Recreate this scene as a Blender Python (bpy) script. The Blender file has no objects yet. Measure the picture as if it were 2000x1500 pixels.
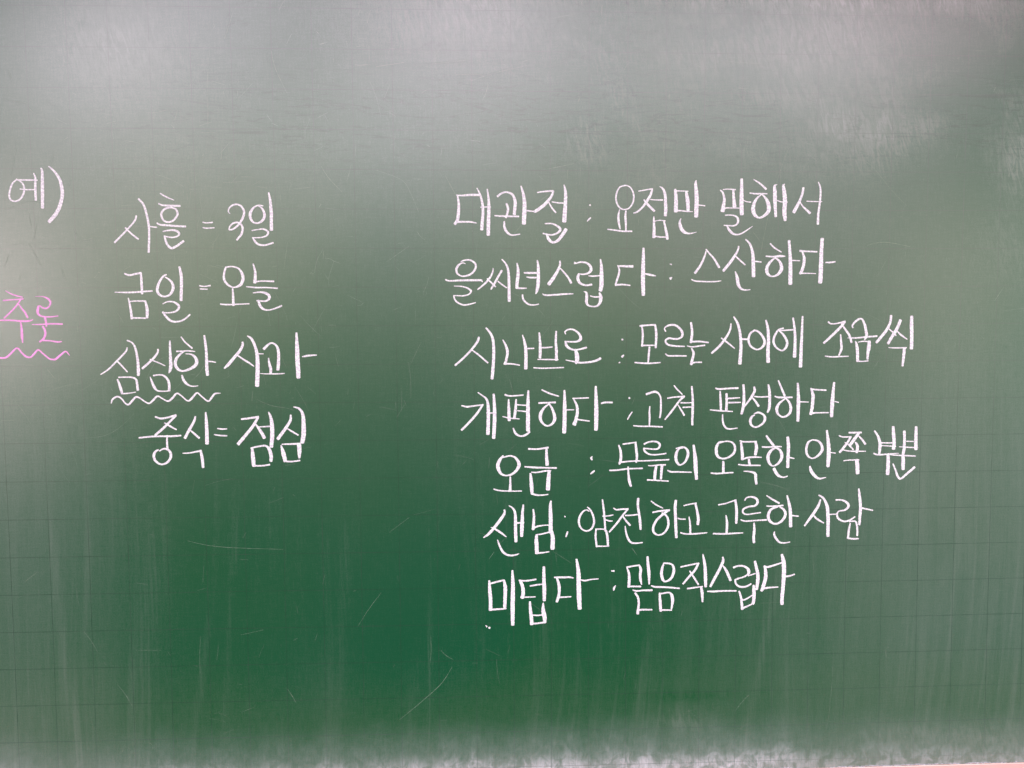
import bpy, math, random
from mathutils import Matrix, Vector

scene = bpy.context.scene
coll = scene.collection
random.seed(7)

# ---------------------------------------------------------------- camera
cam_data = bpy.data.cameras.new("camera")
cam_data.sensor_width = 36.0
cam_data.lens = 33.8726
cam_data.clip_start = 0.01
cam_data.clip_end = 100.0
cam = bpy.data.objects.new("camera", cam_data)
coll.objects.link(cam)
rot = Matrix([[0.998834, 0.007718, -0.047664], [-0.048118, 0.076957, -0.995873], [-0.004018, 0.997005, 0.077238]]).to_4x4()
rot.translation = Vector((-0.00041, -1.25885, 1.53046))
cam.matrix_world = rot
scene.camera = cam

# ---------------------------------------------------------------- world (dim bounce light of the classroom)
world = bpy.data.worlds.new("World")
scene.world = world
world.use_nodes = True
bg = world.node_tree.nodes["Background"]
bg.inputs["Color"].default_value = (1.0, 0.97, 0.93, 1)
bg.inputs["Strength"].default_value = 0.02

# ---------------------------------------------------------------- lamps: ceiling rows and windows whose soft
# reflections make the grey sheen over the upper half and the left edge of the board
CEIL_Z = rot.translation.z + 1.25
def lamp(kind, x, y, z, sx, sy, rgb):
    rgb = (rgb[0] * 1.045, rgb[1] * 0.995, rgb[2] * 1.045) if kind == "ceiling" else rgb
    m = max(rgb)
    d = bpy.data.lights.new("%s_lamp" % kind, "AREA")
    d.shape = "RECTANGLE"
    d.size, d.size_y = sx, sy
    d.color = [v / m for v in rgb]
    d.energy = m * math.pi * sx * sy
    o = bpy.data.objects.new("%s_lamp" % kind, d)
    coll.objects.link(o)
    o.location = (x - 0.34, y, z)
    aim = {"ceiling": (0, 0, -1), "window_left": (1, 0, 0), "window_right": (-1, 0, 0), "back": (0, 1, 0)}[kind]
    o.rotation_euler = Vector(aim).to_track_quat("-Z", "Y").to_euler()
for x, y, rgb in (
        (-1.6, -2.6, (3.5, 1.5, 3.2)), (-1.6, -3.8, (88.0, 81.0, 86.5)), (-1.6, -5.5, (30.7, 28.4, 29.9)),
        (-0.6, -2.6, (33.0, 28.4, 32.6)), (-0.6, -5.5, (89.0, 85.0, 87.0)),
        (0.35, -2.6, (30.0, 25.6, 29.4)), (0.35, -3.8, (42.7, 37.0, 40.4)), (0.35, -5.5, (56.0, 50.0, 54.0)),
        (1.3, -2.6, (19.0, 15.2, 17.8)), (1.3, -3.8, (42.4, 39.8, 41.5)),
        (2.3, -2.6, (23.9, 14.2, 18.5)), (2.3, -3.8, (61.2, 56.7, 59.2))):
    lamp("ceiling", x, y, CEIL_Z, 0.9, 0.35, rgb)
zm = rot.translation.z + 0.1
lamp("window_right", 3.3, -2.0, zm, 0.9, 1.1, (11.2, 12.6, 12.4))
lamp("window_right", 3.3, -4.6, zm, 0.9, 1.1, (12.5, 10.0, 9.0))
lamp("window_left", -2.6, -4.6, zm, 0.9, 1.1, (35.0, 28.2, 28.8))
zb = rot.translation.z + 0.4
lamp("back", -1.6, -6.0, zb, 1, 1, (5.5, 4.5, 2.8))
lamp("back", 0.9, -6.0, zb, 1, 1, (3.3, 2.8, 1.8))
lamp("back", 2.2, -6.0, zb, 1, 1, (5.2, 3.6, 3.7))

scene.view_settings.view_transform = "Standard"
scene.view_settings.look = "None"
scene.view_settings.exposure = 0.0
scene.view_settings.gamma = 1.0

# ---------------------------------------------------------------- node expression helper
class E:
    """a scalar socket (or number) in a node tree, with arithmetic"""
    tree = None
    def __init__(self, s): self.s = s
    @staticmethod
    def op(kind, *a, clamp=False):
        n = E.tree.nodes.new("ShaderNodeMath")
        n.operation = kind
        n.use_clamp = clamp
        for i, v in enumerate(a):
            v = v.s if isinstance(v, E) else v
            if isinstance(v, (int, float)): n.inputs[i].default_value = v
            else: E.tree.links.new(v, n.inputs[i])
        return E(n.outputs[0])
    def __add__(s, o): return E.op("ADD", s, o)
    __radd__ = __add__
    def __sub__(s, o): return E.op("SUBTRACT", s, o)
    def __rsub__(s, o): return E.op("SUBTRACT", o, s)
    def __mul__(s, o): return E.op("MULTIPLY", s, o)
    __rmul__ = __mul__
    def abs(s): return E.op("ABSOLUTE", s)
    def pow(s, k): return E.op("POWER", s, k)
    def clamp(s): return E.op("ADD", s, 0.0, clamp=True)
def ramp(v, a, b):                      # smooth 0..1 as v goes a..b
    n = E.tree.nodes.new("ShaderNodeMapRange")
    n.interpolation_type = "SMOOTHSTEP"
    E.tree.links.new(v.s, n.inputs["Value"])
    rev = a > b
    n.inputs["From Min"].default_value, n.inputs["From Max"].default_value = (b, a) if rev else (a, b)
    n.inputs["To Min"].default_value, n.inputs["To Max"].default_value = (1, 0) if rev else (0, 1)
    return E(n.outputs["Result"])
def noise(x, z, sx, sz, detail=3, rough=0.5, dist=0.0, seed=0.0):
    cb = E.tree.nodes.new("ShaderNodeCombineXYZ")
    for i, v in enumerate((x * sx, seed, z * sz)):
        if isinstance(v, E): E.tree.links.new(v.s, cb.inputs[i])
        else: cb.inputs[i].default_value = v
    n = E.tree.nodes.new("ShaderNodeTexNoise")
    n.inputs["Scale"].default_value = 1.0
    n.inputs["Detail"].default_value = detail
    n.inputs["Roughness"].default_value = rough
    n.inputs["Distortion"].default_value = dist
    E.tree.links.new(cb.outputs[0], n.inputs["Vector"])
    return E(n.outputs["Fac"])
def gauss(v, c, w):                     # bell around c
    t = (v - c) * (1.0 / w)
    return E.op("EXPONENT", t * t * -1.0)
def new_mat(name):
    m = bpy.data.materials.new(name)
    m.use_nodes = True
    E.tree = m.node_tree
    tc = m.node_tree.nodes.new("ShaderNodeTexCoord")
    sp = m.node_tree.nodes.new("ShaderNodeSeparateXYZ")
    m.node_tree.links.new(tc.outputs["Object"], sp.inputs[0])
    return m, m.node_tree.nodes["Principled BSDF"], E(sp.outputs[0]), E(sp.outputs[2])
def mix(f, a, b):
    n = E.tree.nodes.new("ShaderNodeMix")
    n.data_type = "RGBA"
    if isinstance(f, E): E.tree.links.new(f.s, n.inputs["Factor"])
    else: n.inputs["Factor"].default_value = f
    for k, v in ((6, a), (7, b)):
        if isinstance(v, tuple): n.inputs[k].default_value = (*v, 1)
        else: E.tree.links.new(v, n.inputs[k])
    return n.outputs[2]

# ---------------------------------------------------------------- board surface
def board_material():
    m, bs, x, z = new_mat("green_board_enamel")
    L = m.node_tree.links
    # worn fine streaks left by the eraser, running almost vertically
    xs = x - z * 0.09 + z * z * 0.12 + (noise(x, z, 4, 2, 1, 0.5, 0, 83.0) - 0.5) * 0.05
    st1 = noise(xs, z, 95, 2.2, 4, 0.6, 0.3, 1.0)
    st2 = noise(xs + z * 0.05, z, 34, 1.3, 3, 0.55, 0.4, 5.0)
    st3 = noise(xs + z * 0.03, z, 230, 5.0, 2, 0.5, 0.2, 9.0)
    broad = noise(x, z, 4.0, 2.6, 3, 0.5, 0.6, 3.0)
    grain = noise(x, z, 620, 620, 2, 0.7, 0, 2.0)
    fibre = noise(x, z, 420, 60, 2, 0.6, 0, 4.0)
    weave = noise(x, z, 60, 420, 2, 0.6, 0, 6.0)
    low = ramp(z, 0.62, 0.30)
    # broad chalk film rubbed into the lower right and lower left
    film_r = ramp(x, 0.20, 0.68) * ramp(z, 0.66, 0.38) * 0.115 * (1.0 - ramp(z, 0.22, 0.05) * 0.45)
    film_l = ramp(x, -0.34, -0.64) * ramp(z, 0.58, 0.42) * 0.09
    film_b = ramp(z, 0.20, 0.06) * 0.030
    film = film_r + film_l + film_b
    streaks = (ramp(st1, 0.50, 0.72) * 0.022 + ramp(st2, 0.52, 0.78) * 0.016 + ramp(st3, 0.50, 0.85) * 0.022) * (low * 0.9 + 0.12) * ramp(noise(x, z, 5, 3.5, 2, 0.5, 0.5, 77.0), 0.35, 0.62)
    # a few long single wipes
    wipes = 0.0
    for (cx, top, slope, w, amp) in (
            ((-0.0516, 0.2608)[0], 0.40, 0.00, 0.0035, 0.05), ((-0.0640, 0.1213)[0], 0.22, 0.10, 0.006, 0.03),
            ((0.2521, 0.1849)[0], 0.34, 0.16, 0.010, 0.035), ((0.4075, 0.1101)[0], 0.36, 0.20, 0.006, 0.04),
            ((-0.3452, 0.2662)[0], 0.42, 0.14, 0.005, 0.030), ((-0.3173, 0.3136)[0], 0.45, 0.10, 0.004, 0.025),
            ((-0.4211, 0.2676)[0], 0.40, 0.12, 0.016, 0.030), ((-0.1723, 0.2285)[0], 0.42, 0.12, 0.014, 0.020),
            ((-0.5269, 0.1667)[0], 0.45, -0.10, 0.008, 0.035), ((0.0996, 0.1316)[0], 0.30, 0.08, 0.012, 0.03)):
        wob = noise(x, z, 0.0, 3.0, 1, 0.5, 0, cx * 40)
        g = gauss(x - (z - 0.2) * slope + (wob - 0.5) * 0.02, cx, w) * ramp(z, top, top - 0.12) * amp
        wipes = g + wipes
    # thick settled dust along the lower edge
    e = noise(x, z, 9, 3, 3, 0.6, 0.5, 11.0)
    fine = noise(x, z, 300, 70, 3, 0.65, 0.2, 12.0)
    blot = noise(x, z, 60, 60, 3, 0.6, 0.8, 15.0)
    zz = z - (e - 0.5) * 0.055 - (noise(x, z, 45, 8, 2, 0.5, 0.3, 95.0) - 0.5) * 0.02
    left_amt = ramp(x, -0.35, 0.10) * 0.25 + 0.75
    right_cut = 1.0 - ramp(x, 0.33, 0.50) * 0.5
    band = (ramp(zz, 0.088, 0.008) * 0.25 * (0.45 + fine * 1.05) * (ramp(blot, 0.3, 0.7) * 0.4 + 0.8) + ramp(zz, 0.040, 0.004).pow(1.6) * 0.62 * (ramp(fine, 0.3, 0.7) * 0.35 + 0.65) * (ramp(blot, 0.38, 0.60) * 0.75 + 0.42)) * left_amt * right_cut
    # hazy erased patches upper right and low down, plus painted lamp sheen along the top
    dust_sheen_patches = 0.0
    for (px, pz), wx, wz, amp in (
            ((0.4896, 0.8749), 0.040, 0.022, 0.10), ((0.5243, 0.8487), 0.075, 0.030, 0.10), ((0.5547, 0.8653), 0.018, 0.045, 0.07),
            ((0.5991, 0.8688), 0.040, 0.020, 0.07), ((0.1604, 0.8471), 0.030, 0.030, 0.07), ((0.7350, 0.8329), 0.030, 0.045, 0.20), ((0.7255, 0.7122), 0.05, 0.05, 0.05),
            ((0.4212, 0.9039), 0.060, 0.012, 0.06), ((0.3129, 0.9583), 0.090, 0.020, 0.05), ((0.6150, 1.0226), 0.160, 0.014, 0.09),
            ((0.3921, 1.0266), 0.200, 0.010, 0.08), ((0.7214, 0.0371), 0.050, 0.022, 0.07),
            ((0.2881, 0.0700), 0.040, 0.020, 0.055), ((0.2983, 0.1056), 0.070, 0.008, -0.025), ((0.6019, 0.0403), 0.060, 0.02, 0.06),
            ((-0.4331, 0.9614), 0.07, 0.05, 0.075), ((0.0161, 1.0035), 0.10, 0.05, 0.085), ((0.4735, 0.9888), 0.12, 0.04, 0.07), ((0.4338, 0.9496), 0.08, 0.05, 0.05)):  # ceiling-lamp sheen painted as pale film; the leftmost is partly chalk dust
        dust_sheen_patches = gauss(x, px, wx) * gauss(z, pz, wz) * amp + dust_sheen_patches
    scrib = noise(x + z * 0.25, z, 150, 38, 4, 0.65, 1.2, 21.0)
    dust_sheen_patches = dust_sheen_patches * (ramp(scrib, 0.36, 0.72) * 1.15 + 0.35)
    cloud = (ramp(noise(x, z, 7, 9, 4, 0.6, 1.0, 91.0), 0.42, 0.70) * 0.06 * (ramp(scrib, 0.36, 0.70) * 0.8 + 0.4)
             * (ramp(z, 0.66, 0.88) * (ramp(x, -0.1, 0.3) * 0.7 + 0.3) + gauss(z, 0.30, 0.10) * ramp(x, 0.1, 0.5) * 0.25))
    dust_sheen = (film * (st2 * 0.6 + 0.70 + (st1 - 0.5) * 0.5) + streaks + wipes * (ramp(st3, 0.35, 0.68) * 0.9 + 0.15) + dust_sheen_patches
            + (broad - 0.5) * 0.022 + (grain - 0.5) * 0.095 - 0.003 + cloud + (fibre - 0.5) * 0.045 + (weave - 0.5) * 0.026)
    # thin dark creases in the old coating, mostly along the top and upper middle
    cr1 = (noise(x, z, 9, 26, 4, 0.6, 1.6, 31.0) - 0.5).abs()
    cr2 = (noise(x, z, 20, 13, 4, 0.6, 2.2, 37.0) - 0.5).abs()
    cr3 = (noise(x + z * 1.4, z, 7, 60, 3, 0.6, 0.9, 41.0) - 0.5).abs()
    up = ramp(z, 0.93, 1.02)
    crease = (ramp(cr1, 0.010, 0.0) * ramp(noise(x, z, 6, 6, 2, 0.5, 0, 51.0), 0.45, 0.62) * (up * 0.6 + gauss(z, 0.90, 0.07) * 0.5)
              + ramp(cr2, 0.008, 0.0) * up * ramp(x, -0.35, 0.05) * 0.9
              + ramp(cr3, 0.020, 0.0) * gauss(z, 0.87, 0.07) * ramp(x, -0.6, -0.3) * 0.6).clamp()
    dust_sheen_c = dust_sheen.clamp()
    # gloss raised or cut in places to put in lamp sheen patches and darker gaps
    sheen_gloss = 0.0
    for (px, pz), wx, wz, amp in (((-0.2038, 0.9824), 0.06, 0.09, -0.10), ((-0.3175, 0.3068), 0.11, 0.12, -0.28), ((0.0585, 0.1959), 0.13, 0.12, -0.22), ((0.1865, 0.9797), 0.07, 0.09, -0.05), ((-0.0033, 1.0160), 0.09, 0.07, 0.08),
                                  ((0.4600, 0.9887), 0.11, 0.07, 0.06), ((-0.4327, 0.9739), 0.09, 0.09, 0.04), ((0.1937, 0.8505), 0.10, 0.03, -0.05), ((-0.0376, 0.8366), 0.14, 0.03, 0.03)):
        sheen_gloss = gauss(x, px, wx) * gauss(z, pz, wz) * amp + sheen_gloss
    tone = noise(x, z, 3.0, 2.2, 2, 0.5, 0.4, 61.0)
    green = mix(ramp(tone + ramp(z, 0.20, 0.04) * 0.5, 0.35, 0.9), (0.0018, 0.078, 0.0290), (0.0045, 0.079, 0.0230))
    col = mix(dust_sheen_c, green, (0.61, 0.62, 0.60))
    col = mix(band.clamp() * 0.85, col, (0.53, 0.60, 0.62))
    col = mix(crease * 0.45, col, (0.004, 0.02, 0.012))
    L.new(col, bs.inputs["Base Color"])
    bs.inputs["Specular IOR Level"].default_value = 1.0
    spec = 1.03 - crease * 0.14 - (dust_sheen_c + band) .clamp() * 0.5 + (grain - 0.5) * 0.36 + (fibre - 0.5) * 0.18 + (weave - 0.5) * 0.20 + (broad - 0.5) * 0.20 + sheen_gloss
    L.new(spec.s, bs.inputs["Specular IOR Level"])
    rgh = 0.30 + (broad - 0.5) * 0.05
    L.new(rgh.s, bs.inputs["Roughness"])
    bp = m.node_tree.nodes.new("ShaderNodeBump")
    bp.inputs["Strength"].default_value = 0.09
    bp.inputs["Distance"].default_value = 0.0002
    hgt = grain * 0.35 - crease * 0.8 + noise(x, z, 260, 260, 2, 0.5, 0, 71.0) * 0.4
    L.new(hgt.s, bp.inputs["Height"])
    L.new(bp.outputs[0], bs.inputs["Normal"])
    return m

def plain(name, rgb, rough=0.8, spec=0.3, vary=0.0, vscale=200.0, rgb2=None):
    m, bs, x, z = new_mat(name)
    if rgb2:
        f = ramp(noise(x, z, vscale, vscale, 3, 0.6, 0.3, 3.0), 0.5 - vary, 0.5 + vary)
        m.node_tree.links.new(mix(f, rgb, rgb2), bs.inputs["Base Color"])
    else:
        bs.inputs["Base Color"].default_value = (*rgb, 1)
    bs.inputs["Roughness"].default_value = rough
    bs.inputs["Specular IOR Level"].default_value = spec
    return m
M_BOARD = board_material()
M_CHALK = plain("white_chalk", (0.93, 0.94, 0.94), 0.9, 0.1, 0.10, 430.0, (0.64, 0.63, 0.69))
M_PINK = plain("pink_chalk", (0.93, 0.44, 0.82), 0.9, 0.1, 0.12, 480.0, (0.76, 0.36, 0.68))
M_LINE, _b, _x, _z = new_mat("ruled_line_ink")
_f = ramp(_x, 0.1, 0.5) * 0.028 + ramp(noise(_x, _z, 25, 25, 2, 0.6, 0, 8.0), 0.40, 0.62) * 0.030 + ramp(_z, 0.10, 0.0) * 0.20 + ramp(_z, 0.35, 0.0) * 0.02
M_LINE.node_tree.links.new(mix(_f.clamp(), (0.002, 0.043, 0.017), (0.53, 0.60, 0.60)), _b.inputs["Base Color"])
_b.inputs["Roughness"].default_value = 0.30
_b.inputs["Specular IOR Level"].default_value = 1.0
M_SCR = plain("scratch_mark", (0.17, 0.25, 0.18), 0.45, 0.85, 0.25, 350.0, (0.05, 0.12, 0.07))
M_FINE = plain("hair_scratch", (0.13, 0.21, 0.15), 0.4, 0.9, 0.25, 300.0, (0.06, 0.13, 0.08))
M_RAIL = plain("pink_painted_rail", (0.92, 0.43, 0.40), 0.6, 0.1, 0.3, 60.0, (0.88, 0.39, 0.37))
M_EDGE = plain("rail_edge_highlight", (0.95, 0.86, 0.74), 0.5, 0.4, 0.3, 150.0, (0.90, 0.75, 0.66))  # cream colour paints in the light caught by the rounded rail edge
M_DUST = plain("settled_chalk_dust", (0.50, 0.50, 0.53), 0.95, 0.05, 0.2, 500.0, (0.24, 0.26, 0.27))

# ---------------------------------------------------------------- the chalkboard
board = bpy.data.objects.new("chalkboard", None)
board.empty_display_size = 0.2
coll.objects.link(board)
board.location = (0, 0, 0.9)
board["label"] = "green chalkboard ruled in squares and covered with Korean words in white and pink chalk"
board["category"] = "chalkboard"

def part(name, verts, faces, mat, parent=board, label=None, kind=None, smooth=False):
    me = bpy.data.meshes.new(name)
    me.from_pydata(verts, [], faces)
    me.materials.append(mat)
    if smooth:
        for f in me.polygons: f.use_smooth = True
    me.update()
    o = bpy.data.objects.new(name, me)
    o.parent = parent
    coll.objects.link(o)
    if label: o["label"] = label
    if kind: o["kind"] = kind
    return o
def box(x0, x1, y0, y1, z0, z1, vs, fs):
    b = len(vs)
    vs += [(x0,y0,z0),(x1,y0,z0),(x1,y1,z0),(x0,y1,z0),(x0,y0,z1),(x1,y0,z1),(x1,y1,z1),(x0,y1,z1)]
    fs += [tuple(b+i for i in f) for f in ((0,1,5,4),(1,2,6,5),(2,3,7,6),(3,0,4,7),(4,5,6,7),(3,2,1,0))]

XL, XR, ZT = -1.29, 1.41, 1.13
vs, fs = [], []
box(XL, XR, 0.0, 0.018, 0.0, ZT, vs, fs)
part("board_panel", vs, fs, M_BOARD)

# bottom rail: pink painted, bevelled upper edge, with a narrow shelf lower down
prof = [(0.018, -0.0006), (-0.0004, -0.0006), (-0.0008, -0.0008), (-0.0010, -0.0012), (-0.0010, -0.034), (-0.060, -0.036), (-0.062, -0.026), (-0.066, -0.026), (-0.066, -0.046), (0.018, -0.046)]
vs = [(xx, y, z) for xx in (XL, XR) for (y, z) in prof]
n = len(prof)
fs = [(i, (i + 1) % n, n + (i + 1) % n, n + i) for i in range(n)] + [tuple(range(n)), tuple(range(2*n-1, n-1, -1))]
rail = part("bottom_rail", vs, fs, M_RAIL)
vs, fs = [], []
N = 400
for i in range(N + 1):
    xx = XL + (XR - XL) * i / N
    w = 0.00085 + 0.00025 * math.sin(i * 0.37) * math.sin(i * 0.11) + random.uniform(-0.0001, 0.0001)
    vs += [(xx, -0.0003, -0.0003), (xx, -0.0008, -0.0004), (xx, -0.0011, -0.0006), (xx, -0.0012, -0.0005 - 0.35 * w)]
for i in range(N):
    for k in range(3):
        a = i * 4 + k
        fs.append((a, a + 1, a + 5, a + 4))
part("rail_edge", vs, fs, M_EDGE, rail, smooth=True)

# crumbs of chalk dust gathered on top of the rail against the board
vs, fs = [], []
for i in range(900):
    cx = random.uniform(-0.72, 1.0)
    if noise_gate := (math.sin(cx * 23) + math.sin(cx * 61 + 1) + random.uniform(-1.2, 1.2)) < -0.6: continue
    r = random.uniform(0.0006, 0.0022) * (0.6 if random.random() < .6 else 1.1)
    cz = random.uniform(0.0001, 0.0016)
    b = len(vs)
    m = 7
    for k in range(m):
        a = k / m * math.tau
        rr = r * random.uniform(0.7, 1.2)
        vs.append((cx + rr * 2.6 * math.cos(a), -0.00005, cz + rr * 0.55 * math.sin(a)))
    vs.append((cx, -0.0006 - r * 0.3, cz - 0.0002))
    fs += [(b + k, b + (k + 1) % m, b + m) for k in range(m)]
part("chalk_dust", vs, fs, M_DUST, board, kind="stuff")

# ---------------------------------------------------------------- flat ribbons laid on the board
def spline(pts, step):
    """Catmull-Rom through points of any dimension, resampled about every step metres"""
    out = []
    n = len(pts)
    if n == 1: return [pts[0]]
    for i in range(n - 1):
        p0 = pts[max(i - 1, 0)]; p1 = pts[i]; p2 = pts[i + 1]; p3 = pts[min(i + 2, n - 1)]
        d = math.hypot(p2[0] - p1[0], p2[1] - p1[1])
        m = max(1, int(d / step))
        for k in range(m):
            t = k / m
            q = []
            for a, b, c, e in zip(p0, p1, p2, p3):
                q.append(0.5 * (2*b + (c - a) * t + (2*a - 5*b + 4*c - e) * t*t + (3*b - a - 3*c + e) * t**3))
            out.append(q)
    out.append(list(pts[-1]))
    return out
def ribbon(pts, h0, dh, rag, vs, fs, caps=True, skirt=True):
    """pts: (x, z, half width); raised h0..h0+dh in front of the board"""
    n = len(pts)
    rows = []
    run = 0.0
    for i, (x, z, w) in enumerate(pts):
        a = pts[max(i - 1, 0)]; b = pts[min(i + 1, n - 1)]
        tx, tz = b[0] - a[0], b[1] - a[1]
        l = math.hypot(tx, tz) or 1.0
        nx, nz = -tz / l, tx / l
        w1 = w * (1 + random.uniform(-rag, rag)) + random.uniform(-rag, rag) * 0.0003
        w2 = w * (1 + random.uniform(-rag, rag)) + random.uniform(-rag, rag) * 0.0003
        rows.append((x, z, nx, nz, max(w1, 1e-4), max(w2, 1e-4), tx / l, tz / l))
    if caps and n > 1:
        for end in (0, 1):
            x, z, nx, nz, w1, w2, tx, tz = rows[0 if end == 0 else -1]
            s = -1 if end == 0 else 1
            ext = [(x + s * tx * w1 * e, z + s * tz * w1 * e, nx, nz, w1 * f, w2 * f, tx, tz) for e, f in ((0.28, 0.86), (0.5, 0.5))]
            if end == 0: rows = ext[::-1] + rows
            else: rows = rows + ext
    b0 = len(vs)
    m = len(rows)
    for i, (x, z, nx, nz, w1, w2, tx, tz) in enumerate(rows):
        h = -(h0 + dh * i / max(m - 1, 1))
        if skirt:
            vs += [(x + nx * (w1 + 0.00012), 0.0003, z + nz * (w1 + 0.00012)), (x + nx * w1, h, z + nz * w1),
                   (x - nx * w2, h, z - nz * w2), (x - nx * (w2 + 0.00012), 0.0003, z - nz * (w2 + 0.00012))]
        else:
            vs += [(x + nx * w1, h, z + nz * w1), (x - nx * w2, h, z - nz * w2)]
    c = 4 if skirt else 2
    for i in range(m - 1):
        for k in range(c - 1):
            a = b0 + i * c + k
            fs.append((a, a + 1, a + c + 1, a + c))
    if skirt:
        fs.append(tuple(b0 + k for k in range(4)))
        fs.append(tuple(b0 + (m - 1) * c + 3 - k for k in range(4)))

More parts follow.
